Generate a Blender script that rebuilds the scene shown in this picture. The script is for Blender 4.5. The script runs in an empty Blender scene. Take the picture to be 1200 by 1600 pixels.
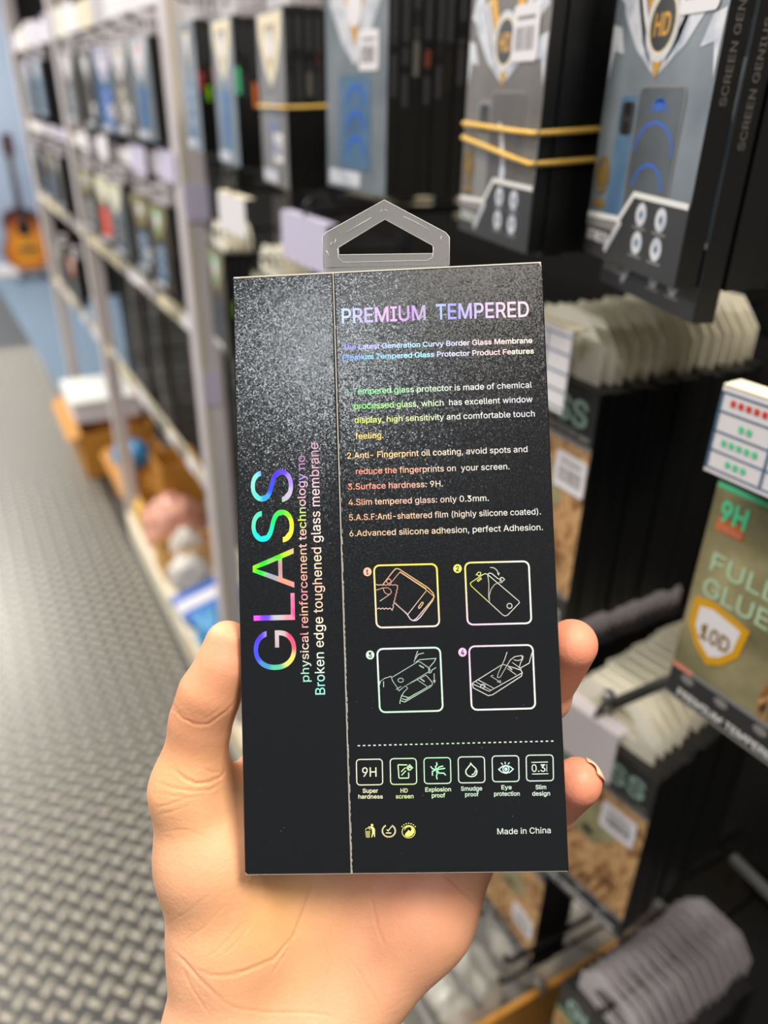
import bpy, bmesh, math, random
import numpy as np
from mathutils import Matrix, Vector, noise

random.seed(7)
SC = bpy.context.scene
COL = SC.collection
D2R = math.radians

# ------------------------------------------------------------------ camera
EYE = Vector((0.0, 0.0, 1.45))
CAM_ROT = Matrix(((0.8817, 0.2100, -0.4224), (-0.4714, 0.4272, -0.7716), (0.0184, 0.8795, 0.4756)))
cam_d = bpy.data.cameras.new('camera')
cam = bpy.data.objects.new('camera', cam_d)
COL.objects.link(cam)
cam.matrix_world = Matrix.Translation(EYE) @ CAM_ROT.to_4x4()
cam_d.sensor_fit = 'VERTICAL'
cam_d.sensor_height = 36.0
cam_d.lens = 27.0
cam_d.clip_start = 0.02
cam_d.clip_end = 60
cam_d.dof.use_dof = True
cam_d.dof.focus_distance = 0.231
cam_d.dof.aperture_fstop = 6.6
SC.camera = cam

# ------------------------------------------------------------------ world, light, exposure
SC.view_settings.view_transform = 'Standard'
SC.view_settings.look = 'None'
SC.view_settings.gamma = 1.0
SC.view_settings.use_curve_mapping = False
SC.view_settings.exposure = 0.0
world = bpy.data.worlds.new('shop_air')
SC.world = world
world.use_nodes = True
bg = world.node_tree.nodes['Background']
bg.inputs['Color'].default_value = (1.0, 0.98, 0.96, 1)
bg.inputs['Strength'].default_value = 0.14

def area(name, loc, target, sx, sy, power, color):
    d = bpy.data.lights.new(name, 'AREA')
    d.shape = 'RECTANGLE'; d.size = sx; d.size_y = sy; d.energy = power; d.color = color
    o = bpy.data.objects.new(name, d); COL.objects.link(o)
    o.location = loc
    o.rotation_euler = (Vector(target) - Vector(loc)).to_track_quat('-Z', 'Y').to_euler()
    return o

CEIL = 2.85
# ceiling panels and two added fill lamps: (x, y, size x, size y, power, colour)
LAMPS = [(-0.89, -0.79, 0.26, 0.26, 10, (0.90, 0.96, 1.0)),
         (-0.30, -0.62, 0.36, 0.60, 4.5, (1.0, 0.92, 0.82)),
         (0.42, -0.50, 0.50, 0.60, 36, (1.0, 0.92, 0.80)),  # unseen fill lamp, added to brighten the palm
         (-0.30, 0.75, 0.30, 0.60, 26, (1.0, 0.93, 0.84)),  # unseen fill lamp, added to brighten the film tabs of the near rack
         (-1.45, 2.3, 0.30, 1.2, 70, (1.0, 0.95, 0.90)),
         (-1.45, 4.3, 0.40, 1.2, 90, (1.0, 0.95, 0.88)),
         (-0.70, 6.4, 1.2, 1.8, 150, (1.0, 0.94, 0.84))]
for i, (x, y, sx, sy, p, c) in enumerate(LAMPS):
    area('ceiling_or_fill_light', (x, y, CEIL - 0.045), (x, y, 0), sx, sy, p, c)

# ------------------------------------------------------------------ materials
def lin(c):
    return tuple((v / 255 / 12.92) if v / 255 <= 0.04045 else ((v / 255 + 0.055) / 1.055) ** 2.4 for v in c)

def newmat(name):
    m = bpy.data.materials.new(name); m.use_nodes = True
    nt = m.node_tree
    return m, nt, nt.nodes['Principled BSDF']

def mat(name, rgb, rough=0.5, metal=0.0, noise_scale=0, noise_amt=0.0, bump=0.0, spec=0.5, alpha=1.0):
    m, nt, b = newmat(name)
    b.inputs['Base Color'].default_value = (*lin(rgb), 1)
    b.inputs['Roughness'].default_value = rough
    b.inputs['Metallic'].default_value = metal
    b.inputs['Specular IOR Level'].default_value = spec
    if noise_scale:
        tc = nt.nodes.new('ShaderNodeTexCoord')
        n = nt.nodes.new('ShaderNodeTexNoise'); n.inputs['Scale'].default_value = noise_scale
        n.inputs['Detail'].default_value = 4
        nt.links.new(tc.outputs['Object'], n.inputs['Vector'])
        if noise_amt:
            r = nt.nodes.new('ShaderNodeMapRange')
            r.inputs['From Min'].default_value = 0.3; r.inputs['From Max'].default_value = 0.7
            r.inputs['To Min'].default_value = 1 - noise_amt; r.inputs['To Max'].default_value = 1 + noise_amt
            nt.links.new(n.outputs['Fac'], r.inputs['Value'])
            h = nt.nodes.new('ShaderNodeHueSaturation')
            h.inputs['Color'].default_value = (*lin(rgb), 1)
            nt.links.new(r.outputs['Result'], h.inputs['Value'])
            nt.links.new(h.outputs['Color'], b.inputs['Base Color'])
        if bump:
            bp = nt.nodes.new('ShaderNodeBump'); bp.inputs['Strength'].default_value = bump
            bp.inputs['Distance'].default_value = 0.002
            nt.links.new(n.outputs['Fac'], bp.inputs['Height'])
            nt.links.new(bp.outputs['Normal'], b.inputs['Normal'])
    if alpha < 1:
        b.inputs['Alpha'].default_value = alpha
    return m

def ramp_mat(name, stops, kind='noise', scale=20, rough=0.5, stretch=(1, 1, 1), distort=0.0, detail=4):
    m, nt, b = newmat(name)
    tc = nt.nodes.new('ShaderNodeTexCoord'); mp = nt.nodes.new('ShaderNodeMapping')
    mp.inputs['Scale'].default_value = stretch
    nt.links.new(tc.outputs['Object'], mp.inputs['Vector'])
    if kind == 'wave':
        n = nt.nodes.new('ShaderNodeTexWave'); n.inputs['Scale'].default_value = scale
        n.inputs['Distortion'].default_value = distort; n.inputs['Detail'].default_value = detail
        n.inputs['Detail Scale'].default_value = 1.5
    else:
        n = nt.nodes.new('ShaderNodeTexNoise'); n.inputs['Scale'].default_value = scale
        n.inputs['Detail'].default_value = detail; n.inputs['Distortion'].default_value = distort
    nt.links.new(mp.outputs['Vector'], n.inputs['Vector'])
    r = nt.nodes.new('ShaderNodeValToRGB')
    while len(r.color_ramp.elements) < len(stops): r.color_ramp.elements.new(0.5)
    for e, (p, c) in zip(r.color_ramp.elements, stops):
        e.position = p; e.color = (*lin(c), 1)
    nt.links.new(n.outputs['Fac'], r.inputs['Fac'])
    nt.links.new(r.outputs['Color'], b.inputs['Base Color'])
    b.inputs['Roughness'].default_value = rough
    return m

def clear_mat(name, rgb, clear, rough=0.2, bump=0.0, bscale=60):
    """clear or frosted plastic film: part see-through, part grey sheen"""
    m, nt, b = newmat(name)
    b.inputs['Base Color'].default_value = (*lin(rgb), 1)
    b.inputs['Roughness'].default_value = rough
    tr = nt.nodes.new('ShaderNodeBsdfTransparent')
    mx = nt.nodes.new('ShaderNodeMixShader'); mx.inputs['Fac'].default_value = clear
    nt.links.new(b.outputs['BSDF'], mx.inputs[1]); nt.links.new(tr.outputs['BSDF'], mx.inputs[2])
    nt.links.new(mx.outputs['Shader'], nt.nodes['Material Output'].inputs['Surface'])
    if bump:
        tc = nt.nodes.new('ShaderNodeTexCoord')
        n = nt.nodes.new('ShaderNodeTexNoise'); n.inputs['Scale'].default_value = bscale
        nt.links.new(tc.outputs['Object'], n.inputs['Vector'])
        bp = nt.nodes.new('ShaderNodeBump'); bp.inputs['Strength'].default_value = bump
        bp.inputs['Distance'].default_value = 0.004
        nt.links.new(n.outputs['Fac'], bp.inputs['Height']); nt.links.new(bp.outputs['Normal'], b.inputs['Normal'])
    return m

def lacquer_mat():
    """black card with a grained metallic-flake lacquer: every grain tilts its own way"""
    m, nt, b = newmat('flake_lacquer_black')
    b.inputs['Base Color'].default_value = (0.010, 0.011, 0.013, 1)
    b.inputs['Roughness'].default_value = 0.2
    b.inputs['Specular IOR Level'].default_value = 0.45
    b.inputs['Specular Tint'].default_value = (1.0, 1.0, 1.0, 1)
    tc = nt.nodes.new('ShaderNodeTexCoord')
    v = nt.nodes.new('ShaderNodeTexVoronoi'); v.inputs['Scale'].default_value = 2.9
    nt.links.new(tc.outputs['Object'], v.inputs['Vector'])
    sub = nt.nodes.new('ShaderNodeVectorMath'); sub.operation = 'SUBTRACT'
    sub.inputs[1].default_value = (0.5, 0.5, 0.5)
    nt.links.new(v.outputs['Color'], sub.inputs[0])
    sc_ = nt.nodes.new('ShaderNodeVectorMath'); sc_.operation = 'SCALE'; sc_.inputs['Scale'].default_value = 0.11
    nt.links.new(sub.outputs['Vector'], sc_.inputs[0])
    g = nt.nodes.new('ShaderNodeNewGeometry')
    add = nt.nodes.new('ShaderNodeVectorMath'); add.operation = 'ADD'
    nt.links.new(g.outputs['Normal'], add.inputs[0]); nt.links.new(sc_.outputs['Vector'], add.inputs[1])
    nrm = nt.nodes.new('ShaderNodeVectorMath'); nrm.operation = 'NORMALIZE'
    nt.links.new(add.outputs['Vector'], nrm.inputs[0])
    nt.links.new(nrm.outputs['Vector'], b.inputs['Normal'])
    return m

def attr_mat(name, rough=0.4, metal=0.0, emit=0):
    m, nt, b = newmat(name)
    a = nt.nodes.new('ShaderNodeAttribute'); a.attribute_name = 'tone'
    nt.links.new(a.outputs['Color'], b.inputs['Base Color'])
    b.inputs['Roughness'].default_value = rough; b.inputs['Metallic'].default_value = metal
    return m

def skin_mat():
    m, nt, b = newmat('skin')
    a = nt.nodes.new('ShaderNodeAttribute'); a.attribute_name = 'tone'
    tc = nt.nodes.new('ShaderNodeTexCoord')
    n = nt.nodes.new('ShaderNodeTexNoise'); n.inputs['Scale'].default_value = 55; n.inputs['Detail'].default_value = 5
    nt.links.new(tc.outputs['Object'], n.inputs['Vector'])
    r = nt.nodes.new('ShaderNodeMapRange'); r.inputs['From Min'].default_value = 0.3; r.inputs['From Max'].default_value = 0.7
    r.inputs['To Min'].default_value = 0.93; r.inputs['To Max'].default_value = 1.07
    nt.links.new(n.outputs['Fac'], r.inputs['Value'])
    h = nt.nodes.new('ShaderNodeHueSaturation')
    nt.links.new(a.outputs['Color'], h.inputs['Color']); nt.links.new(r.outputs['Result'], h.inputs['Value'])
    nt.links.new(h.outputs['Color'], b.inputs['Base Color'])
    b.inputs['Roughness'].default_value = 0.48
    b.inputs['Specular IOR Level'].default_value = 0.35
    b.inputs['Subsurface Weight'].default_value = 0.25
    b.inputs['Subsurface Radius'].default_value = (1.0, 0.35, 0.2)
    b.inputs['Subsurface Scale'].default_value = 0.003
    w = nt.nodes.new('ShaderNodeTexVoronoi'); w.inputs['Scale'].default_value = 900
    nt.links.new(tc.outputs['Object'], w.inputs['Vector'])
    bp = nt.nodes.new('ShaderNodeBump'); bp.inputs['Strength'].default_value = 0.12; bp.inputs['Distance'].default_value = 0.0004
    nt.links.new(w.outputs['Distance'], bp.inputs['Height'])
    mp = nt.nodes.new('ShaderNodeMapping'); mp.inputs['Scale'].default_value = (140, 420, 420); mp.inputs['Rotation'].default_value = (0.3, 0.5, 0.4)
    nt.links.new(tc.outputs['Object'], mp.inputs['Vector'])
    n2 = nt.nodes.new('ShaderNodeTexNoise'); n2.inputs['Scale'].default_value = 1.0; n2.inputs['Detail'].default_value = 3; n2.inputs['Distortion'].default_value = 0.6
    nt.links.new(mp.outputs['Vector'], n2.inputs['Vector'])
    bp2 = nt.nodes.new('ShaderNodeBump'); bp2.inputs['Strength'].default_value = 0.16; bp2.inputs['Distance'].default_value = 0.0007
    nt.links.new(n2.outputs['Fac'], bp2.inputs['Height']); nt.links.new(bp2.outputs['Normal'], bp.inputs['Normal'])
    nt.links.new(bp.outputs['Normal'], b.inputs['Normal'])
    return m

M = {}
M['lacquer'] = lacquer_mat()
M['foil'] = attr_mat('foil_painted_rainbow', 0.35, 0.15)  # rainbow glints of the holographic film are painted into the base colour
M['card_edge'] = mat('bare_card_edge', (190, 186, 176), 0.8)
M['tab'] = clear_mat('clear_tab_film', (112, 112, 110), 0.45, 0.3)
M['tab_rim'] = mat('tab_film_edge', (205, 205, 205), 0.3)
M['skin'] = skin_mat()
M['nail'] = mat('fingernail', (232, 190, 160), 0.25)
M['black'] = mat('black_card', (13, 13, 14), 0.42, noise_scale=300, noise_amt=0.2)
M['black_warm'] = mat('black_brown_card', (24, 19, 16), 0.45)
M['spine_a'] = mat('black_card_spine', (17, 16, 16), 0.4)
M['spine_ink'] = mat('dim_spine_ink', (84, 82, 76), 0.5)
M['spine_red'] = mat('dull_red_spine_print', (96, 44, 30), 0.5)
M['panel'] = mat('black_back_panel', (9, 9, 10), 0.6)
M['wire'] = mat('black_wire', (18, 18, 20), 0.35, 0.4)
M['steel'] = mat('grey_steel_rod', (125, 125, 125), 0.3, 0.7)
M['post'] = mat('off_white_painted_post', (205, 197, 200), 0.45, noise_scale=12, noise_amt=0.05)
M['cream'] = mat('cream_painted_rail', (196, 186, 158), 0.5, noise_scale=15, noise_amt=0.06)
M['deck'] = mat('cream_base_board', (228, 220, 196), 0.45, noise_scale=8, noise_amt=0.05)
M['paper'] = mat('white_paper', (225, 222, 226), 0.7)
M['paper_lilac'] = mat('lilac_white_paper', (196, 192, 216), 0.65)
M['paper_cream'] = mat('cream_paper', (226, 214, 186), 0.7)
M['white'] = mat('white_print', (226, 226, 222), 0.5)
M['grey'] = mat('grey_print', (128, 128, 126), 0.5)
M['dgrey'] = mat('dark_grey_print', (46, 47, 49), 0.45)
M['gold_bright'] = mat('bright_gold_foil', (232, 172, 26), 0.35, 0.2)
M['pale_green'] = mat('pale_green_print', (176, 204, 170), 0.45)
M['art_dim'] = ramp_mat('dim_blue_grey_print', [(0.3, (70, 76, 80)), (0.7, (92, 98, 102))], scale=30, rough=0.3)
M['art_dim_brown'] = ramp_mat('dim_brown_grey_print', [(0.3, (78, 72, 68)), (0.7, (98, 92, 88))], scale=30, rough=0.3)
M['gold'] = mat('gold_foil', (222, 166, 60), 0.35, 0.35)
M['gold_dark'] = mat('dark_gold_print', (142, 112, 44), 0.45, 0.2)
M['blue'] = mat('blue_print', (40, 98, 190), 0.4)
M['steelblue'] = ramp_mat('steel_blue_print', [(0.3, (62, 92, 124)), (0.7, (92, 124, 152))], scale=30, rough=0.35)
M['cyan'] = mat('cyan_print', (30, 190, 200), 0.4)
M['green'] = mat('green_foil', (86, 206, 150), 0.35)
M['lime'] = mat('lime_foil', (150, 230, 30), 0.4)
M['red'] = mat('red_print', (214, 62, 44), 0.45)
M['orange'] = mat('orange_print', (196, 104, 44), 0.45)
M['salmon'] = mat('salmon_foil', (224, 142, 120), 0.4)
M['teal_white'] = mat('pale_teal_print', (172, 206, 194), 0.4)
M['silver'] = ramp_mat('silver_plume_print', [(0.3, (150, 158, 176)), (0.5, (214, 216, 222)), (0.7, (170, 176, 190))], scale=45, rough=0.3)
M['art_blue'] = ramp_mat('grey_blue_print', [(0.3, (98, 108, 116)), (0.7, (132, 140, 146))], scale=22, rough=0.32)
M['art_brown'] = ramp_mat('grey_brown_print', [(0.3, (92, 86, 80)), (0.7, (120, 114, 108))], scale=22, rough=0.32)
M['fur'] = ramp_mat('tawny_fur_print', [(0.3, (58, 38, 24)), (0.43, (150, 104, 62)), (0.55, (206, 164, 112)), (0.72, (120, 80, 48))], 'noise', 1.0, 0.45, (95, 40, 42), 1.6, detail=5)
M['mist'] = ramp_mat('olive_mist_print', [(0.3, (96, 92, 66)), (0.55, (150, 142, 104)), (0.75, (190, 182, 140))], scale=22, rough=0.4)
M['darkmist'] = ramp_mat('dark_mist_print', [(0.3, (40, 36, 30)), (0.7, (84, 76, 56))], scale=25, rough=0.4)
M['film'] = clear_mat('white_hang_film', (252, 246, 226), 0.03, 0.4)
M['film_grey'] = clear_mat('grey_hang_film', (206, 197, 200), 0.2, 0.35)
M['bag'] = clear_mat('clear_crinkled_bag', (214, 212, 204), 0.42, 0.12, 1.0, 40)
M['bag_pink'] = clear_mat('pink_crinkled_bag', (240, 178, 158), 0.25, 0.2, 1.0, 30)
M['bag_white'] = clear_mat('white_crinkled_bag', (232, 226, 218), 0.2, 0.25, 1.0, 30)
M['bag_blue'] = clear_mat('blue_crinkled_bag', (70, 150, 205), 0.1, 0.25, 0.8, 30)
M['band'] = mat('yellow_rubber_band', (226, 182, 82), 0.5)
M['carton'] = mat('orange_brown_carton', (186, 128, 44), 0.7, noise_scale=20, noise_amt=0.08)
M['carton_light'] = mat('light_carton', (206, 160, 92), 0.7, noise_scale=20, noise_amt=0.08)
M['rubber'] = mat('grey_tread_rubber', (66, 65, 63), 0.34, 0.0, noise_scale=60, noise_amt=0.12, spec=0.7)
M['tread'] = mat('worn_tread_top', (176, 168, 152), 0.32, 0.1, noise_scale=90, noise_amt=0.15, spec=0.7)
M['wall_blue'] = ramp_mat('pale_blue_wall', [(0.3, (136, 150, 172)), (0.7, (154, 168, 188))], scale=1.2, rough=0.7)
M['ceiling'] = mat('white_ceiling', (226, 224, 220), 0.9)
M['carpet'] = mat('blue_floor_covering', (98, 116, 134), 0.5, noise_scale=30, noise_amt=0.08)
M['guitar_top'] = None
M['guitar_side'] = mat('dark_red_wood', (66, 22, 14), 0.35)
M['fretboard'] = mat('dark_fretboard', (58, 50, 48), 0.5)
mlamp, ntl, bl = newmat('lamp_diffuser')
bl.inputs['Emission Color'].default_value = (1, 0.97, 0.93, 1); bl.inputs['Emission Strength'].default_value = 3.0
M['lamp'] = mlamp

# sunburst guitar top: amber middle, dark red rim (the lacquer's own colours), by distance from the body's centre
def guitar_mat():
    m, nt, b = newmat('sunburst_top')
    tc = nt.nodes.new('ShaderNodeTexCoord'); mp = nt.nodes.new('ShaderNodeMapping')
    mp.inputs['Scale'].default_value = (4.7, 0, 3.9); mp.inputs['Location'].default_value = (0, 0, -0.72)
    nt.links.new(tc.outputs['Object'], mp.inputs['Vector'])
    gr = nt.nodes.new('ShaderNodeTexGradient'); gr.gradient_type = 'SPHERICAL'
    nt.links.new(mp.outputs['Vector'], gr.inputs['Vector'])
    r = nt.nodes.new('ShaderNodeValToRGB')
    for _ in range(2): r.color_ramp.elements.new(0.5)
    for e, (p, c) in zip(r.color_ramp.elements, [(0.0, (60, 24, 18)), (0.12, (140, 66, 26)), (0.35, (206, 122, 30)), (0.9, (224, 152, 36))]):
        e.position = p; e.color = (*lin(c), 1)
    nt.links.new(gr.outputs['Fac'], r.inputs['Fac']); nt.links.new(r.outputs['Color'], b.inputs['Base Color'])
    b.inputs['Roughness'].default_value = 0.3
    return m
M['guitar_top'] = guitar_mat()

# ------------------------------------------------------------------ building helpers
class MB:
    """collects shapes, then links them as one mesh object"""
    def __init__(self): self.v = []; self.f = []; self.m = []; self.mats = []; self.smooth = set()
    def mi(self, k):
        if k not in self.mats: self.mats.append(k)
        return self.mats.index(k)
    def add(self, vs, fs, k, smooth=False):
        o = len(self.v); i = self.mi(k); self.v += [tuple(p) for p in vs]
        for f in fs:
            if smooth: self.smooth.add(len(self.f))
            self.f.append([a + o for a in f]); self.m.append(i)
    def box(self, lo, hi, k, bev=0.0):
        (a, b, c), (d, e, f) = lo, hi
        if bev <= 0:
            self.add([(a, b, c), (d, b, c), (d, e, c), (a, e, c), (a, b, f), (d, b, f), (d, e, f), (a, e, f)],
                     [(0, 3, 2, 1), (4, 5, 6, 7), (0, 1, 5, 4), (1, 2, 6, 5), (2, 3, 7, 6), (3, 0, 4, 7)], k)
            return
        bm = bmesh.new(); bmesh.ops.create_cube(bm, size=1)
        for v in bm.verts: v.co = Vector(((a + d) / 2 + v.co.x * (d - a), (b + e) / 2 + v.co.y * (e - b), (c + f) / 2 + v.co.z * (f - c)))
        bmesh.ops.bevel(bm, geom=list(bm.edges), offset=bev, segments=2, affect='EDGES', profile=0.5)
        bm.verts.index_update()
        self.add([v.co[:] for v in bm.verts], [[v.index for v in q.verts] for q in bm.faces], k); bm.free()
    def tube(self, pts, r, k, n=8, closed=False, caps=True):
        pts = [Vector(p) for p in pts]; N = len(pts); vs = []; fs = []
        for i, p in enumerate(pts):
            t = (pts[(i + 1) % N] - pts[i - 1]) if (closed or 0 < i < N - 1) else (pts[min(i + 1, N - 1)] - pts[max(i - 1, 0)])
            t.normalize(); u = t.cross(Vector((0, 0, 1)))
            if u.length < 1e-3: u = t.cross(Vector((1, 0, 0)))
            u.normalize(); w = t.cross(u)
            for j in range(n):
                a = 2 * math.pi * j / n; vs.append(p + u * (r * math.cos(a)) + w * (r * math.sin(a)))
        for i in range(N if closed else N - 1):
            for j in range(n):
                q = (i + 1) % N
                fs.append((i * n + j, q * n + j, q * n + (j + 1) % n, i * n + (j + 1) % n))
        if caps and not closed:
            fs.append(list(range(n - 1, -1, -1))[::-1]); fs.append([(N - 1) * n + j for j in range(n)][::-1])
        self.add(vs, fs, k, True)
    def flat(self, pts, k, off=0.0, plane='xz'):
        """one flat polygon; plane xz faces -y, plane xy faces +z"""
        if plane == 'xz': vs = [(x, -off, z) for x, z in pts]
        else: vs = [(x, y, off) for x, y in pts]
        a = sum(p[0] * q[1] - q[0] * p[1] for p, q in zip(pts, pts[1:] + pts[:1]))
        idx = list(range(len(pts)))
        self.add(vs, [idx if a > 0 else idx[::-1]], k)
    def ribbon(self, pts, w, k, off=0.0, closed=False, plane='xz'):
        """a flat stroke of width w along 2-D points"""
        P = [Vector(p) for p in pts]; N = len(P); vs = []; fs = []
        for i in range(N):
            a = P[i - 1] if (closed or i) else P[0]; b = P[(i + 1) % N] if (closed or i < N - 1) else P[N - 1]
            d1 = (P[i] - a); d2 = (b - P[i])
            if d1.length < 1e-9: d1 = d2
            if d2.length < 1e-9: d2 = d1
            d1 = d1.normalized(); d2 = d2.normalized(); t = d1 + d2
            t = d1 if t.length < 1e-6 else t.normalized()
            nrm = Vector((-t.y, t.x)); s = w / 2 / max(0.5, abs(nrm.dot(Vector((-d1.y, d1.x)))))
            for q in (P[i] + nrm * s, P[i] - nrm * s): vs.append((q.x, -off, q.y) if plane == 'xz' else (q.x, q.y, off))
        for i in range(N if closed else N - 1):
            j = (i + 1) % N
            fs.append((2 * i + 1, 2 * j + 1, 2 * j, 2 * i))
        self.add(vs, fs, k)
    def prism(self, pts, z0, z1, k, axis='y', hole=None):
        """extruded outline; axis y: pts are (x,z) and depth runs along y; axis z: pts are (x,y)"""
        def P(p, d): return (p[0], d, p[1]) if axis == 'y' else (p[0], p[1], d)
        n = len(pts)
        if hole is None:
            vs = [P(p, z0) for p in pts] + [P(p, z1) for p in pts]
            fs = [list(range(n)), list(range(2 * n - 1, n - 1, -1))] + [(i, i + n, (i + 1) % n + n, (i + 1) % n) for i in range(n)]
        else:
            assert len(hole) == n
            vs = [P(p, z0) for p in pts] + [P(p, z1) for p in pts] + [P(p, z0) for p in hole] + [P(p, z1) for p in hole]
            fs = []
            for i in range(n):
                j = (i + 1) % n
                fs += [(i, j, 2 * n + j, 2 * n + i), (n + j, n + i, 3 * n + i, 3 * n + j), (j, i, n + i, n + j), (2 * n + i, 2 * n + j, 3 * n + j, 3 * n + i)]
        self.add(vs, fs, k)
    def mesh(self, name):
        me = bpy.data.meshes.new(name); me.from_pydata(self.v, [], self.f)
        for k in self.mats: me.materials.append(M[k])
        me.polygons.foreach_set('material_index', self.m)
        if self.smooth:
            sm = [i in self.smooth for i in range(len(self.f))]; me.polygons.foreach_set('use_smooth', sm)
        me.update(); return me
    def build(self, name, parent=None, loc=None, fix=False):
        me = self.mesh(name)
        if fix:
            bm = bmesh.new(); bm.from_mesh(me); bmesh.ops.recalc_face_normals(bm, faces=bm.faces); bm.to_mesh(me); bm.free()
        o = bpy.data.objects.new(name, me); COL.objects.link(o)
        if parent: o.parent = parent
        if loc: o.location = loc
        return o

def tag(o, label=None, cat=None, group=None, kind=None):
    if label: o['label'] = label
    if cat: o['category'] = cat
    if group: o['group'] = group
    if kind: o['kind'] = kind
    return o
def empty(name, loc, rz=0.0, label=None, cat=None, group=None):
    o = bpy.data.objects.new(name, None); o.empty_display_size = 0.02; COL.objects.link(o)
    o.location = loc; o.rotation_euler = (0, 0, rz); return tag(o, label, cat, group)
def inst(me, name, parent=None, loc=None):
    o = bpy.data.objects.new(name, me); COL.objects.link(o)
    if parent: o.parent = parent
    if loc: o.location = loc
    return o

# lettering: glyph outlines (GLYPHS, thousandths of an em) laid on a baseline from (x0,y0) to (x1,y1) with the given cap height
_font = {}
def glyph(ch, bold):
    if (ch, bold) not in _font:
        adv, loops = GLYPHS[ch]
        cu = bpy.data.curves.new('outline', 'CURVE'); cu.dimensions = '2D'; cu.fill_mode = 'BOTH'; cu.offset = bold
        for lp in loops:
            sp = cu.splines.new('POLY'); sp.points.add(len(lp) // 2 - 1); sp.use_cyclic_u = True
            for i, pt in enumerate(sp.points): pt.co = (lp[2 * i] / 1000, lp[2 * i + 1] / 1000, 0, 1)
        ob = bpy.data.objects.new('outline', cu); COL.objects.link(ob)
        me = bpy.data.meshes.new_from_object(ob.evaluated_get(bpy.context.evaluated_depsgraph_get()))
        _font[(ch, bold)] = (adv / 1000, [v.co[:2] for v in me.vertices], [list(p.vertices) for p in me.polygons])
        bpy.data.objects.remove(ob); bpy.data.curves.remove(cu); bpy.data.meshes.remove(me)
    return _font[(ch, bold)]
def text_polys(s, bold=0.0):
    x = 0.0; V_ = []; F_ = []
    for ch in s:
        if ch == ' ': x += SPACE / 1000; continue
        a, vs, fs = glyph(ch, bold); o = len(V_)
        V_ += [(p[0] + x, p[1]) for p in vs]; F_ += [[i + o for i in f] for f in fs]; x += a
    return V_, F_
def cap_h(bold):
    v, _ = text_polys('H', bold); return max(p[1] for p in v) - min(p[1] for p in v)
def lettering(s, x0, y0, x1, y1, cap, bold=0.0):
    vs, fs = text_polys(s, bold)
    lo = min(p[0] for p in vs); hi = max(p[0] for p in vs)
    L = math.hypot(x1 - x0, y1 - y0); ca, sa = (x1 - x0) / L, (y1 - y0) / L
    sx = L / (hi - lo); sy = cap / cap_h(bold)
    out = []
    for px, py in vs:
        a, b = (px - lo) * sx, py * sy
        out.append((x0 + a * ca - b * sa, y0 + a * sa + b * ca))
    return out, fs
def put_text(mb, s, x0, z0, x1, z1, cap, k, off, bold=0.0):
    vs, fs = lettering(s, x0, z0, x1, z1, cap, bold)
    mb.add([(x, -off, z) for x, z in vs], fs, k)
def ell(cx, cz, rx, rz, n=18, a0=0, a1=360, closed=True):
    m = n if closed else n + 1
    return [(cx + rx * math.cos(D2R(a0 + (a1 - a0) * i / n)), cz + rz * math.sin(D2R(a0 + (a1 - a0) * i / n))) for i in range(m)]
def rrect(x0, z0, x1, z1, r, n=4):
    P = []
    for cx, cz, a in ((x1 - r, z1 - r, 0), (x0 + r, z1 - r, 90), (x0 + r, z0 + r, 180), (x1 - r, z0 + r, 270)):
        for i in range(n + 1):
            t = D2R(a + 90 * i / n); P.append((cx + r * math.cos(t), cz + r * math.sin(t)))
    return P

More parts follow.
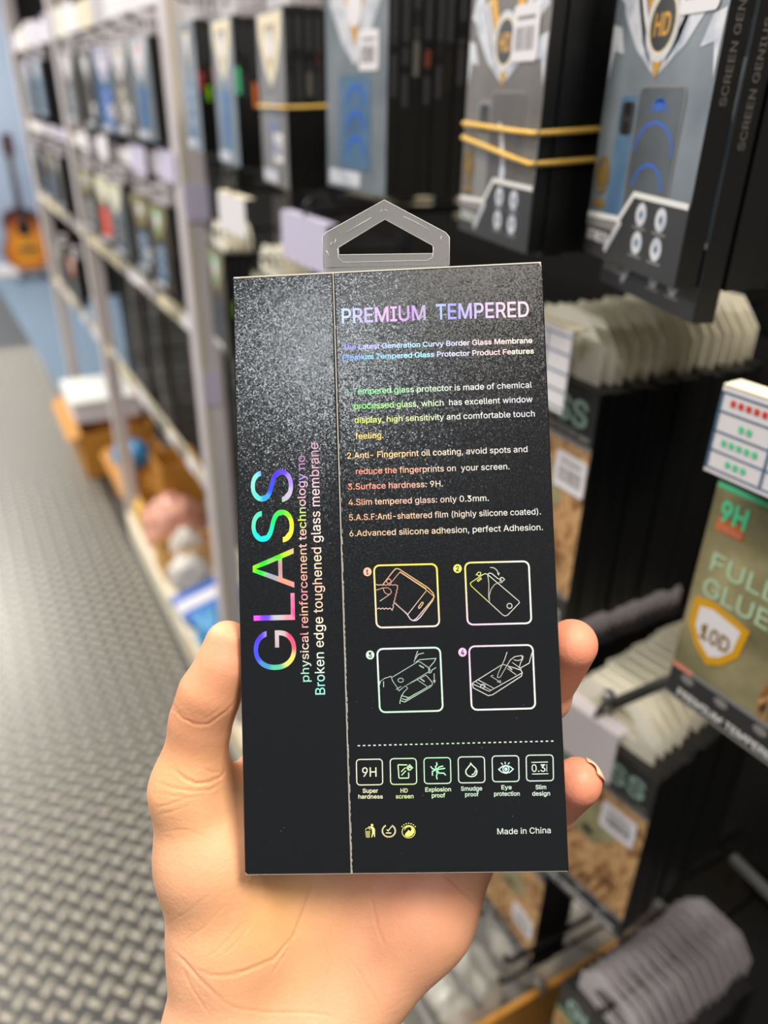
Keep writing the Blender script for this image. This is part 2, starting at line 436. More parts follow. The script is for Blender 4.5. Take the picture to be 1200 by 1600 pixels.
# artwork of the held box, millimetres on its front face
ART_TEXT = [('PREMIUM', -13.95, 74.23, 11.66, 74.11, 4.66, 'b'),
 ('TEMPERED', 14.77, 74.06, 42.85, 73.61, 4.84, 'b'),
 ('The Latest Generation Curvy Border Glass Membrane', -13.89, 66.0, 43.49, 65.52, 1.63, 'b'),
 ('Premium Tempered Glass Protector Product Features', -13.98, 62.86, 43.81, 62.28, 1.63, 'b'),
 ('1.Tempered glass protector is made of chemical', -13.41, 52.12, 42.8, 51.91, 1.82, 'r'),
 ('processed glass, which  has excellent window', -10.9, 47.61, 42.81, 47.53, 1.82, 'r'),
 ('display, high sensitivity and comfortable touch', -10.93, 43.3, 43.29, 43.15, 1.82, 'r'),
 ('feeling.', -10.88, 38.45, -2.33, 38.43, 1.82, 'r'),
 ('2.Anti- Fingerprint oil coating, avoid spots and', -13.5, 32.56, 40.66, 32.53, 1.82, 'r'),
 ('reduce the fingerprints on  your screen.', -11.0, 27.7, 35.13, 27.54, 1.82, 'r'),
 ('3.Surface hardness: 9H.', -13.54, 23.13, 15.09, 23.07, 1.82, 'r'),
 ('4.Slim tempered glass: only 0.3mm.', -13.5, 18.4, 28.58, 18.26, 1.82, 'r'),
 ('5.A.S.F:Anti-shattered film (highly silicone coated).', -13.46, 13.83, 43.85, 13.71, 1.82, 'r'),
 ('6.Advanced silicone adhesion, perfect Adhesion.', -13.48, 9.01, 44.22, 9.03, 1.82, 'r'),
 ('GLASS', -30.58, -30.28, -30.34, 29.97, 12.54, 'r'),
 ('physical reinforcement technology no', -26.82, -33.97, -26.42, 34.02, 2.51, 'r'),
 ('Broken edge toughened glass membrane', -22.17, -37.85, -22.21, 37.78, 2.94, 'r'),
 ('Made in China', 27.29, -79.31, 42.74, -79.15, 1.71, 'r'),
 ('9H', -11.79, -62.09, -7.52, -62.14, 2.71, 'r'),
 ('Super', -11.78, -66.77, -7.24, -66.82, 1.25, 'b'),
 ('hardness', -13.11, -68.42, -5.87, -68.51, 1.2, 'b'),
 ('HD', -0.58, -66.9, 1.54, -66.9, 1.25, 'b'),
 ('screen', -2.05, -68.57, 3.18, -68.59, 1.25, 'b'),
 ('Explosion', 6.69, -66.73, 14.24, -66.74, 1.25, 'b'),
 ('proof', 8.55, -68.45, 12.49, -68.46, 1.25, 'b'),
 ('Smudge', 17.15, -66.65, 23.38, -66.62, 1.27, 'b'),
 ('proof', 18.33, -68.29, 22.27, -68.3, 1.22, 'b'),
 ('Eye', 28.98, -66.44, 31.96, -66.44, 1.27, 'b'),
 ('protection', 26.75, -68.27, 34.24, -68.31, 1.27, 'b'),
 ('Slim', 38.89, -66.55, 41.98, -66.55, 1.27, 'b'),
 ('design', 37.82, -68.39, 43.01, -68.4, 1.27, 'b'),
 ('0.3', 37.99, -61.54, 41.95, -61.56, 2.15, 'r'),
 ('mm', 42.54, -61.47, 42.58, -59.46, 0.51, 'r')]
ART_LINE = [(0.5, 1, [[10.76, -0.06], [11.38, -0.19], [11.91, -0.55], [12.27, -1.08], [12.4, -1.7], [12.53, -16.9], [12.42, -17.52], [12.07, -18.04], [11.55, -18.39], [10.93, -18.51], [-4.53, -18.48], [-5.16, -18.35], [-5.69, -18.0], [-6.06, -17.47], [-6.19, -16.85], [-6.39, -1.59], [-6.28, -0.96], [-5.93, -0.43], [-5.4, -0.08], [-4.78, 0.04]]),
 (0.5, 1, [[38.05, -0.09], [38.66, -0.22], [39.19, -0.57], [39.54, -1.1], [39.66, -1.72], [39.69, -16.78], [39.57, -17.4], [39.23, -17.91], [38.71, -18.26], [38.09, -18.38], [22.51, -18.34], [21.89, -18.21], [21.37, -17.86], [21.01, -17.34], [20.89, -16.72], [20.78, -1.6], [20.9, -0.98], [21.25, -0.45], [21.77, -0.1], [22.39, 0.02]]),
 (0.5, 1, [[10.91, -24.81], [11.53, -24.93], [12.06, -25.28], [12.41, -25.8], [12.54, -26.42], [12.66, -41.78], [12.55, -42.39], [12.2, -42.91], [11.68, -43.26], [11.06, -43.38], [-4.35, -43.43], [-4.97, -43.31], [-5.5, -42.96], [-5.86, -42.44], [-5.99, -41.83], [-6.19, -26.4], [-6.07, -25.79], [-5.73, -25.26], [-5.2, -24.91], [-4.58, -24.79]]),
 (0.5, 1, [[38.18, -24.74], [38.79, -24.87], [39.31, -25.21], [39.66, -25.73], [39.78, -26.35], [39.8, -41.67], [39.68, -42.28], [39.33, -42.79], [38.82, -43.14], [38.21, -43.26], [22.77, -43.3], [22.16, -43.18], [21.64, -42.84], [21.29, -42.32], [21.16, -41.71], [21.07, -26.33], [21.19, -25.71], [21.54, -25.19], [22.06, -24.85], [22.67, -24.72]]),
 (0.3, 0, [[-3.9, -5.71], [-0.65, -1.79], [0.05, -1.15], [0.81, -1.08], [1.6, -1.55], [9.45, -6.99], [10.95, -8.59], [11.31, -9.7], [10.87, -10.8], [6.92, -15.78], [5.78, -16.63], [4.76, -16.7], [4.01, -16.28], [3.08, -14.79], [-0.85, -10.82]]),
 (0.22, 0, [[-1.89, -5.77], [1.36, -2.08]]),
 (0.4, 0, [[1.36, -2.08], [8.99, -7.42]]),
 (0.22, 0, [[8.97, -8.0], [3.26, -14.8]]),
 (0.35, 0, [[-0.85, -11.04], [3.39, -14.93]]),
 (0.22, 0, [[8.72, -7.41], [10.27, -8.79], [11.22, -9.7]]),
 (0.25, 0, [[4.89, -16.61], [5.8, -16.06], [10.56, -10.79], [11.12, -9.92]]),
 (0.25, 1, [[-1.41, -4.8], [-1.51, -5.13], [-1.77, -5.37], [-2.11, -5.45], [-2.44, -5.35], [-2.68, -5.1], [-2.76, -4.76], [-2.65, -4.43], [-2.4, -4.19], [-2.06, -4.11], [-1.73, -4.21], [-1.49, -4.47]]),
 (0.25, 1, [[6.49, -12.67], [7.52, -11.37], [7.88, -11.29], [7.95, -11.69], [7.02, -12.91], [6.61, -13.12]]),
 (0.25, 0, [[-5.92, -5.69], [-5.69, -5.66], [-5.16, -5.89], [-4.62, -5.69], [-4.09, -5.93], [-3.55, -5.72], [-3.02, -5.96], [-2.47, -5.75], [-1.94, -5.99], [-1.4, -5.78], [-0.87, -6.02], [-0.33, -5.81], [0.2, -6.05], [0.56, -6.15], [0.36, -6.59], [0.49, -7.13], [0.08, -7.65], [0.2, -8.19], [-0.21, -8.71], [-0.08, -9.25], [-0.49, -9.77], [-0.37, -10.3], [-0.78, -10.82], [-0.65, -11.36], [-1.06, -11.88], [-0.93, -12.42], [-1.38, -13.47], [-1.55, -13.11], [-2.07, -12.74], [-2.62, -13.08], [-3.14, -12.71], [-3.69, -13.05], [-4.21, -12.68], [-4.76, -13.02], [-5.28, -12.65], [-5.83, -12.99]]),
 (0.22, 0, [[-5.97, -7.3], [-3.94, -6.73], [-2.59, -6.68], [-1.63, -7.24], [-1.38, -8.01], [-1.85, -8.66], [-2.65, -8.64], [-3.44, -8.08], [-3.85, -6.91]]),
 (0.22, 0, [[-1.99, -8.75], [-3.36, -9.6], [-4.95, -10.62]]),
 (0.25, 1, [[22.13, -6.16], [22.45, -5.82], [25.99, -3.62], [26.66, -3.37], [27.4, -3.66], [36.24, -11.74], [36.4, -12.32], [32.78, -15.83], [32.12, -16.03], [31.46, -15.79], [22.41, -6.92]]),
 (0.22, 0, [[27.4, -3.66], [27.65, -6.41], [27.41, -10.17], [27.61, -11.94]]),
 (0.22, 0, [[27.61, -11.94], [27.6, -9.95], [28.25, -7.98], [29.31, -6.68], [30.53, -6.15], [31.63, -6.18]]),
 (0.25, 0, [[27.4, -3.57], [27.99, -3.24], [28.65, -3.43], [30.35, -4.95], [31.01, -5.19], [31.25, -4.66], [31.9, -4.77], [32.32, -5.31], [31.64, -5.87], [30.99, -5.63], [31.45, -5.2]]),
 (0.2, 0, [[28.19, -1.56], [29.37, -1.77], [30.23, -2.51], [30.62, -3.85]]),
 (0.2, 0, [[30.29, -3.31], [30.61, -3.94], [30.86, -3.24]]),
 (0.25, 0, [[23.86, -3.73], [24.69, -2.87], [25.3, -2.98], [25.37, -3.6], [24.73, -4.03], [24.31, -3.57], [23.86, -3.73]]),
 (0.3, 1, [[34.21, -13.14], [34.09, -13.51], [33.81, -13.77], [33.43, -13.86], [33.06, -13.75], [32.8, -13.47], [32.72, -13.09], [32.83, -12.72], [33.12, -12.46], [33.49, -12.37], [33.86, -12.48], [34.13, -12.76]]),
 (0.25, 1, [[24.24, -5.34], [25.29, -4.57], [25.49, -4.93], [24.5, -5.61]]),
 (0.22, 0, [[-2.2, -33.34], [5.91, -28.77], [6.66, -29.03], [9.13, -30.85], [9.36, -31.61], [1.36, -36.08], [2.12, -35.95], [2.46, -36.61], [1.31, -37.69], [0.67, -38.67], [0.1, -40.41], [0.08, -41.06]]),
 (0.22, 0, [[-2.2, -33.34], [-1.88, -34.36], [-0.67, -36.14], [-0.1, -37.25], [1.36, -36.18]]),
 (0.22, 0, [[-0.95, -36.88], [0.61, -35.92]]),
 (0.25, 1, [[1.32, -34.18], [1.2, -34.48], [0.9, -34.69], [0.49, -34.76], [0.09, -34.67], [-0.2, -34.44], [-0.3, -34.14], [-0.18, -33.84], [0.12, -33.63], [0.53, -33.56], [0.93, -33.65], [1.22, -33.88]]),
 (0.4, 0, [[6.13, -29.88], [7.52, -30.71]]),
 (0.22, 0, [[4.64, -28.99], [5.2, -27.24], [5.86, -25.65]]),
 (0.22, 0, [[4.92, -28.24], [5.98, -26.66], [7.67, -26.3]]),
 (0.22, 0, [[5.14, -29.0], [6.18, -28.27], [11.15, -27.99], [10.72, -28.88], [9.14, -30.6]]),
 (0.22, 0, [[11.16, -30.65], [9.87, -31.37], [9.59, -32.12], [8.98, -32.25], [8.88, -30.84]]),
 (0.22, 0, [[2.29, -35.6], [8.05, -32.83], [9.75, -34.87], [9.87, -35.63], [9.19, -36.36], [1.47, -40.59], [0.47, -40.17]]),
 (0.22, 0, [[0.74, -39.58], [1.74, -39.95], [9.46, -35.77]]),
 (0.22, 0, [[5.48, -34.17], [8.19, -36.09]]),
 (0.22, 0, [[0.52, -38.67], [2.77, -39.32], [5.35, -37.88]]),
 (0.4, 0, [[6.25, -33.69], [7.58, -34.72]]),
 (0.22, 0, [[-5.93, -35.62], [-5.43, -34.27], [-4.39, -33.54], [-2.34, -32.94], [-2.2, -33.34]]),
 (0.22, 0, [[-4.63, -36.05], [-4.57, -34.29]]),
 (0.22, 0, [[-5.8, -34.52], [-4.39, -33.54]]),
 (0.22, 0, [[10.49, -32.39], [10.45, -35.14]]),
 (0.22, 0, [[10.12, -34.38], [10.45, -35.14], [10.78, -34.4]]),
 (0.25, 1, [[21.65, -35.9], [21.82, -35.4], [30.29, -30.46], [31.05, -30.28], [35.98, -31.99], [36.4, -32.75], [36.16, -33.74], [27.45, -39.02], [26.19, -39.24], [21.91, -36.9]]),
 (0.22, 0, [[21.8, -35.75], [26.48, -38.0], [36.29, -32.89]]),
 (0.22, 0, [[23.36, -34.59], [28.02, -37.19]]),
 (0.18, 0, [[22.68, -35.17], [27.24, -37.77]]),
 (0.22, 0, [[32.0, -31.4], [34.58, -33.35]]),
 (0.25, 1, [[25.34, -36.48], [25.24, -36.75], [25.0, -36.94], [24.67, -37.01], [24.34, -36.93], [24.11, -36.72], [24.04, -36.45], [24.14, -36.18], [24.38, -35.98], [24.71, -35.92], [25.03, -36.0], [25.26, -36.2]]),
 (0.4, 0, [[32.52, -30.91], [33.48, -31.93]]),
 (0.22, 0, [[29.04, -34.07], [29.34, -32.83], [31.35, -28.88], [32.19, -26.66]]),
 (0.22, 0, [[29.04, -34.07], [29.9, -33.94], [31.5, -31.38], [33.1, -28.93], [34.39, -28.06], [36.4, -27.76], [36.89, -28.12], [36.25, -29.0], [35.09, -29.23], [34.1, -28.95]]),
 (0.22, 0, [[36.39, -28.01], [36.76, -28.77], [36.07, -29.75], [35.5, -31.48]]),
 (0.22, 0, [[39.43, -27.09], [38.56, -30.06], [35.75, -31.49]]),
 (0.18, 0, [[33.57, -29.69], [36.24, -31.75]]),
 (0.22, 0, [[27.06, -33.53], [29.99, -35.44]]),
 (0.22, 0, [[27.16, -33.53], [27.92, -33.3]]),
 (0.22, 0, [[28.85, -35.21], [29.99, -35.54], [29.87, -34.74]]),
 (0.33, 0, [[-12.88, -53.05], [-12.13, -53.05]]),
 (0.33, 0, [[-11.32, -53.04], [-10.58, -53.04]]),
 (0.33, 0, [[-9.77, -53.04], [-9.03, -53.03]]),
 (0.33, 0, [[-8.22, -53.03], [-7.48, -53.03]]),
 (0.33, 0, [[-6.67, -53.02], [-5.93, -53.02]]),
 (0.33, 0, [[-5.12, -53.02], [-4.38, -53.01]]),
 (0.33, 0, [[-3.57, -53.01], [-2.83, -53.01]]),
 (0.33, 0, [[-2.02, -53.0], [-1.29, -53.0]]),
 (0.33, 0, [[-0.48, -53.0], [0.26, -52.99]]),
 (0.33, 0, [[1.07, -52.99], [1.81, -52.99]]),
 (0.33, 0, [[2.61, -52.98], [3.35, -52.98]]),
 (0.33, 0, [[4.15, -52.98], [4.89, -52.97]]),
 (0.33, 0, [[5.7, -52.97], [6.43, -52.97]]),
 (0.33, 0, [[7.24, -52.96], [7.97, -52.96]]),
 (0.33, 0, [[8.78, -52.96], [9.51, -52.95]]),
 (0.33, 0, [[10.32, -52.95], [11.05, -52.95]]),
 (0.33, 0, [[11.85, -52.94], [12.59, -52.94]]),
 (0.33, 0, [[13.39, -52.94], [14.12, -52.93]]),
 (0.33, 0, [[14.93, -52.93], [15.66, -52.93]]),
 (0.33, 0, [[16.46, -52.92], [17.19, -52.92]]),
 (0.33, 0, [[17.99, -52.92], [18.73, -52.91]]),
 (0.33, 0, [[19.53, -52.91], [20.26, -52.91]]),
 (0.33, 0, [[21.06, -52.9], [21.79, -52.9]]),
 (0.33, 0, [[22.59, -52.9], [23.32, -52.89]]),
 (0.33, 0, [[24.12, -52.89], [24.85, -52.89]]),
 (0.33, 0, [[25.65, -52.88], [26.38, -52.88]]),
 (0.33, 0, [[27.18, -52.88], [27.9, -52.87]]),
 (0.33, 0, [[28.7, -52.87], [29.43, -52.87]]),
 (0.33, 0, [[30.23, -52.86], [30.96, -52.86]]),
 (0.33, 0, [[31.75, -52.86], [32.48, -52.86]]),
 (0.33, 0, [[33.28, -52.85], [34.0, -52.85]]),
 (0.33, 0, [[34.8, -52.84], [35.52, -52.84]]),
 (0.33, 0, [[36.32, -52.84], [37.05, -52.84]]),
 (0.33, 0, [[37.84, -52.83], [38.57, -52.83]]),
 (0.33, 0, [[39.36, -52.83], [40.08, -52.82]]),
 (0.33, 0, [[40.88, -52.82], [41.6, -52.82]]),
 (0.33, 0, [[42.39, -52.81], [43.12, -52.81]]),
 (0.33, 0, [[43.91, -52.81], [44.64, -52.8]]),
 (0.3, 1, [[-6.67, -57.1], [-6.3, -57.17], [-5.99, -57.38], [-5.78, -57.69], [-5.71, -58.05], [-5.76, -63.57], [-5.83, -63.93], [-6.04, -64.24], [-6.36, -64.44], [-6.73, -64.51], [-12.47, -64.5], [-12.84, -64.43], [-13.16, -64.23], [-13.36, -63.92], [-13.44, -63.55], [-13.4, -58.02], [-13.32, -57.66], [-13.11, -57.35], [-12.8, -57.15], [-12.42, -57.08]]),
 (0.3, 1, [[3.38, -57.05], [3.75, -57.13], [4.06, -57.33], [4.27, -57.64], [4.33, -58.0], [4.27, -63.57], [4.2, -63.93], [3.99, -64.24], [3.67, -64.44], [3.3, -64.51], [-2.47, -64.5], [-2.84, -64.43], [-3.15, -64.22], [-3.36, -63.91], [-3.43, -63.55], [-3.38, -57.98], [-3.3, -57.62], [-3.09, -57.31], [-2.77, -57.1], [-2.4, -57.03]]),
 (0.3, 1, [[13.45, -57.01], [13.81, -57.08], [14.12, -57.29], [14.33, -57.6], [14.39, -57.96], [14.32, -63.51], [14.24, -63.87], [14.03, -64.18], [13.72, -64.38], [13.35, -64.45], [7.49, -64.44], [7.12, -64.37], [6.81, -64.16], [6.61, -63.86], [6.54, -63.49], [6.6, -57.93], [6.68, -57.57], [6.89, -57.26], [7.2, -57.06], [7.57, -56.99]]),
 (0.3, 1, [[23.41, -56.91], [23.78, -56.99], [24.08, -57.19], [24.29, -57.5], [24.35, -57.86], [24.26, -63.46], [24.18, -63.82], [23.97, -64.12], [23.66, -64.32], [23.3, -64.39], [17.51, -64.38], [17.15, -64.31], [16.84, -64.11], [16.64, -63.8], [16.57, -63.44], [16.65, -57.83], [16.73, -57.47], [16.94, -57.17], [17.25, -56.96], [17.62, -56.89]]),
 (0.3, 1, [[33.39, -56.82], [33.76, -56.89], [34.06, -57.1], [34.26, -57.4], [34.33, -57.76], [34.22, -63.29], [34.15, -63.65], [33.93, -63.95], [33.62, -64.16], [33.26, -64.23], [27.45, -64.21], [27.08, -64.14], [26.78, -63.94], [26.58, -63.63], [26.51, -63.27], [26.6, -57.73], [26.68, -57.37], [26.89, -57.07], [27.21, -56.87], [27.57, -56.79]]),
 (0.3, 1, [[43.38, -56.78], [43.74, -56.85], [44.05, -57.05], [44.25, -57.36], [44.31, -57.72], [44.19, -63.24], [44.12, -63.59], [43.9, -63.9], [43.59, -64.1], [43.23, -64.17], [37.33, -64.16], [36.97, -64.08], [36.67, -63.88], [36.47, -63.58], [36.4, -63.22], [36.51, -57.69], [36.59, -57.33], [36.8, -57.03], [37.11, -56.82], [37.47, -56.75]]),
 (0.33, 0, [[1.66, -58.92], [-0.88, -58.82], [-1.09, -58.99], [-0.92, -62.55], [-0.7, -62.72], [1.82, -62.71], [1.97, -62.49], [1.96, -61.1]]),
 (0.3, 0, [[-0.24, -60.89], [1.07, -59.69]]),
 (0.3, 0, [[-0.13, -61.9], [1.18, -60.58]]),
 (0.33, 0, [[1.35, -59.89], [2.37, -58.93], [3.14, -59.78], [2.32, -60.47], [1.9, -60.32], [1.5, -59.7]]),
 (0.3, 0, [[1.91, -60.04], [2.35, -59.49], [2.68, -59.78]]),
 (0.36, 0, [[10.24, -60.46], [9.93, -59.57], [10.43, -59.02], [10.26, -58.29]]),
 (0.36, 0, [[10.24, -60.46], [9.06, -60.16], [8.52, -59.46]]),
 (0.36, 0, [[10.24, -60.46], [10.97, -59.7], [12.19, -59.44]]),
 (0.36, 0, [[10.24, -60.46], [11.37, -60.26], [12.79, -60.09]]),
 (0.36, 0, [[10.24, -60.46], [10.91, -61.45], [12.32, -61.47], [12.86, -62.12]]),
 (0.36, 0, [[10.24, -60.46], [10.33, -61.71], [10.12, -62.27], [10.28, -63.24]]),
 (0.36, 0, [[10.24, -60.46], [9.04, -60.86], [8.93, -61.55], [8.99, -62.16]]),
 (0.33, 1, [[20.31, -58.77], [20.79, -59.44], [21.63, -60.2], [22.05, -61.07], [21.86, -61.93], [21.25, -62.48], [20.29, -62.64], [19.35, -62.38], [18.78, -61.63], [18.81, -60.76], [19.34, -60.08], [20.04, -59.31]]),
 (0.3, 0, [[21.56, -60.81], [21.46, -61.43], [21.02, -61.91], [20.44, -62.07]]),
 (0.33, 1, [[28.39, -60.68], [29.37, -59.91], [30.55, -59.54], [31.73, -59.95], [32.62, -60.66], [31.66, -61.53], [30.46, -61.83], [29.3, -61.49]]),
 (0.3, 1, [[31.4, -60.66], [31.32, -61.0], [31.11, -61.28], [30.82, -61.47], [30.47, -61.53], [30.13, -61.46], [29.85, -61.26], [29.67, -60.97], [29.61, -60.63], [29.69, -60.29], [29.9, -60.01], [30.2, -59.82], [30.54, -59.76], [30.88, -59.83], [31.16, -60.03], [31.35, -60.32]]),
 (0.5, 1, [[30.75, -60.65], [30.7, -60.79], [30.57, -60.88], [30.42, -60.88], [30.3, -60.79], [30.26, -60.64], [30.31, -60.5], [30.44, -60.41], [30.59, -60.41], [30.71, -60.51]]),
 (0.3, 0, [[29.21, -58.78], [29.64, -59.38]]),
 (0.3, 0, [[30.34, -58.5], [30.37, -59.14]]),
 (0.3, 0, [[31.6, -58.72], [31.18, -59.26]]),
 (0.25, 0, [[37.98, -58.83], [42.76, -58.8]]),
 (0.25, 0, [[38.01, -62.17], [42.79, -62.16]]),
 (0.18, 0, [[-3.4, -76.4], [-3.09, -76.61], [-2.84, -76.86], [-2.65, -77.16], [-2.53, -77.49], [-2.49, -77.83], [-2.53, -78.18], [-2.64, -78.51], [-2.82, -78.82], [-3.06, -79.09], [-3.36, -79.31], [-3.7, -79.47], [-4.07, -79.57], [-4.45, -79.6], [-4.84, -79.56], [-5.2, -79.45], [-5.53, -79.28], [-5.82, -79.05], [-6.04, -78.78], [-6.21, -78.46], [-6.29, -78.13], [-6.31, -77.78], [-6.24, -77.44], [-6.1, -77.12], [-5.89, -76.82], [-5.63, -76.57], [-5.31, -76.37]]),
 (0.22, 0, [[-3.49, -76.63], [-3.19, -76.21]]),
 (0.22, 0, [[-3.19, -76.86], [-2.79, -76.52]]),
 (0.22, 0, [[-2.95, -77.16], [-2.48, -76.92]]),
 (0.22, 0, [[-2.81, -77.5], [-2.29, -77.37]]),
 (0.22, 0, [[-2.76, -77.86], [-2.22, -77.85]]),
 (0.22, 0, [[-2.81, -78.22], [-2.29, -78.33]]),
 (0.22, 0, [[-2.95, -78.56], [-2.48, -78.79]]),
 (0.22, 0, [[-3.19, -78.86], [-2.79, -79.19]]),
 (0.22, 0, [[-3.49, -79.11], [-3.2, -79.51]]),
 (0.22, 0, [[-3.85, -79.27], [-3.67, -79.74]]),
 (0.22, 0, [[-4.25, -79.36], [-4.2, -79.85]]),
 (0.22, 0, [[-4.65, -79.35], [-4.73, -79.84]]),
 (0.22, 0, [[-5.04, -79.26], [-5.24, -79.72]]),
 (0.22, 0, [[-5.39, -79.08], [-5.71, -79.48]]),
 (0.22, 0, [[-5.68, -78.83], [-6.09, -79.15]]),
 (0.22, 0, [[-5.89, -78.52], [-6.38, -78.74]]),
 (0.22, 0, [[-6.01, -78.18], [-6.54, -78.28]]),
 (0.22, 0, [[-6.04, -77.81], [-6.58, -77.79]]),
 (0.22, 0, [[-5.97, -77.45], [-6.48, -77.31]]),
 (0.22, 0, [[-5.8, -77.12], [-6.26, -76.87]]),
 (0.22, 0, [[-5.55, -76.83], [-5.93, -76.48]]),
 (0.22, 0, [[-5.23, -76.6], [-5.5, -76.18]]),
 (0.26, 0, [[-5.03, -77.46], [-4.62, -77.88], [-3.51, -76.58]]),
 (0.3, 0, [[-5.27, -78.48], [-3.72, -78.5]]),
 (0.2, 1, [[3.3, -78.24], [3.24, -78.64], [3.09, -79.01], [2.85, -79.34], [2.54, -79.62], [2.17, -79.83], [1.77, -79.95], [1.34, -79.99], [0.92, -79.94], [0.52, -79.81], [0.17, -79.59], [-0.12, -79.31], [-0.34, -78.97], [-0.47, -78.59], [-0.5, -78.19], [-0.44, -77.8], [-0.29, -77.42], [-0.05, -77.09], [0.26, -76.81], [0.63, -76.61], [1.03, -76.48], [1.46, -76.44], [1.88, -76.49], [2.28, -76.63], [2.63, -76.84], [2.93, -77.13], [3.14, -77.47], [3.27, -77.85]]),
 (0.18, 0, [[-11.27, -77.57], [-11.21, -77.36], [-11.06, -77.18], [-10.83, -77.06], [-10.58, -77.02], [-10.32, -77.07], [-10.1, -77.19], [-9.96, -77.37], [-9.92, -77.59]])]
ART_FILL = [[[-8.9, -76.18], [-8.96, -76.38], [-9.12, -76.52], [-9.32, -76.57], [-9.52, -76.52], [-9.66, -76.37], [-9.71, -76.17], [-9.65, -75.97], [-9.5, -75.83], [-9.3, -75.78], [-9.1, -75.84], [-8.95, -75.98]], [[-10.41, -76.56], [-9.37, -76.57], [-8.85, -76.72], [-8.46, -77.39], [-8.49, -78.41], [-8.53, -79.6], [-8.79, -79.6], [-8.9, -78.62], [-9.39, -79.71], [-9.64, -79.63], [-9.35, -78.4], [-9.39, -77.37], [-9.9, -76.93], [-10.49, -76.8]], [[-11.42, -77.78], [-9.85, -77.81], [-10.06, -79.77], [-11.18, -79.76]], [[0.25, -79.32], [0.42, -78.74], [0.96, -78.17], [1.26, -77.88], [1.27, -77.59], [1.93, -78.11], [2.32, -77.46], [1.97, -76.8], [1.46, -76.57], [2.42, -76.73], [2.99, -77.54], [3.03, -78.41], [2.48, -79.21], [1.65, -79.63], [0.83, -79.67]], [[1.09, -76.35], [1.61, -76.43], [1.97, -76.87], [1.15, -76.86], [0.46, -77.36], [0.14, -77.94], [0.24, -77.21]], [[-0.29, -76.71], [-0.35, -76.85], [-0.49, -76.9], [-0.63, -76.84], [-0.68, -76.71], [-0.62, -76.58], [-0.48, -76.52], [-0.34, -76.58]], [[0.26, -76.22], [0.2, -76.36], [0.06, -76.41], [-0.07, -76.35], [-0.12, -76.22], [-0.06, -76.09], [0.08, -76.03], [0.21, -76.09]], [[0.94, -75.92], [0.88, -76.05], [0.74, -76.1], [0.6, -76.04], [0.55, -75.91], [0.61, -75.78], [0.75, -75.72], [0.89, -75.78]], [[1.67, -75.82], [1.61, -75.95], [1.47, -76.0], [1.34, -75.95], [1.29, -75.81], [1.35, -75.68], [1.49, -75.62], [1.62, -75.68]], [[2.4, -75.94], [2.34, -76.07], [2.2, -76.12], [2.07, -76.06], [2.02, -75.93], [2.08, -75.8], [2.22, -75.74], [2.35, -75.8]], [[3.06, -76.26], [3.0, -76.4], [2.86, -76.45], [2.72, -76.39], [2.67, -76.26], [2.73, -76.12], [2.87, -76.07], [3.0, -76.13]], [[3.58, -76.77], [3.52, -76.9], [3.38, -76.95], [3.24, -76.9], [3.19, -76.76], [3.25, -76.63], [3.39, -76.57], [3.53, -76.63]]]
BADGE = [('1', [-8.42, -1.78]),
 ('2', [18.53, -1.63]),
 ('3', [-8.35, -26.5]),
 ('4', [19.09, -26.38])]
SEAM = [[-16.27, 89.92], [-15.88, -90.07]]
TAB_OUT = [[-19.17, 92.27], [-19.31, 101.94], [-18.08, 103.29], [0.2, 112.59], [18.66, 101.32], [19.78, 99.86], [19.46, 91.1]]
TAB_IN = [[-14.32, 96.04], [-14.45, 98.46], [0.2, 106.54], [14.62, 97.53], [14.73, 94.93]]
TAB_FOLD = [[-14.66, 98.07], [-14.55, 95.05], [-13.2, 93.57], [12.89, 92.83], [14.49, 93.74], [14.79, 96.93]]
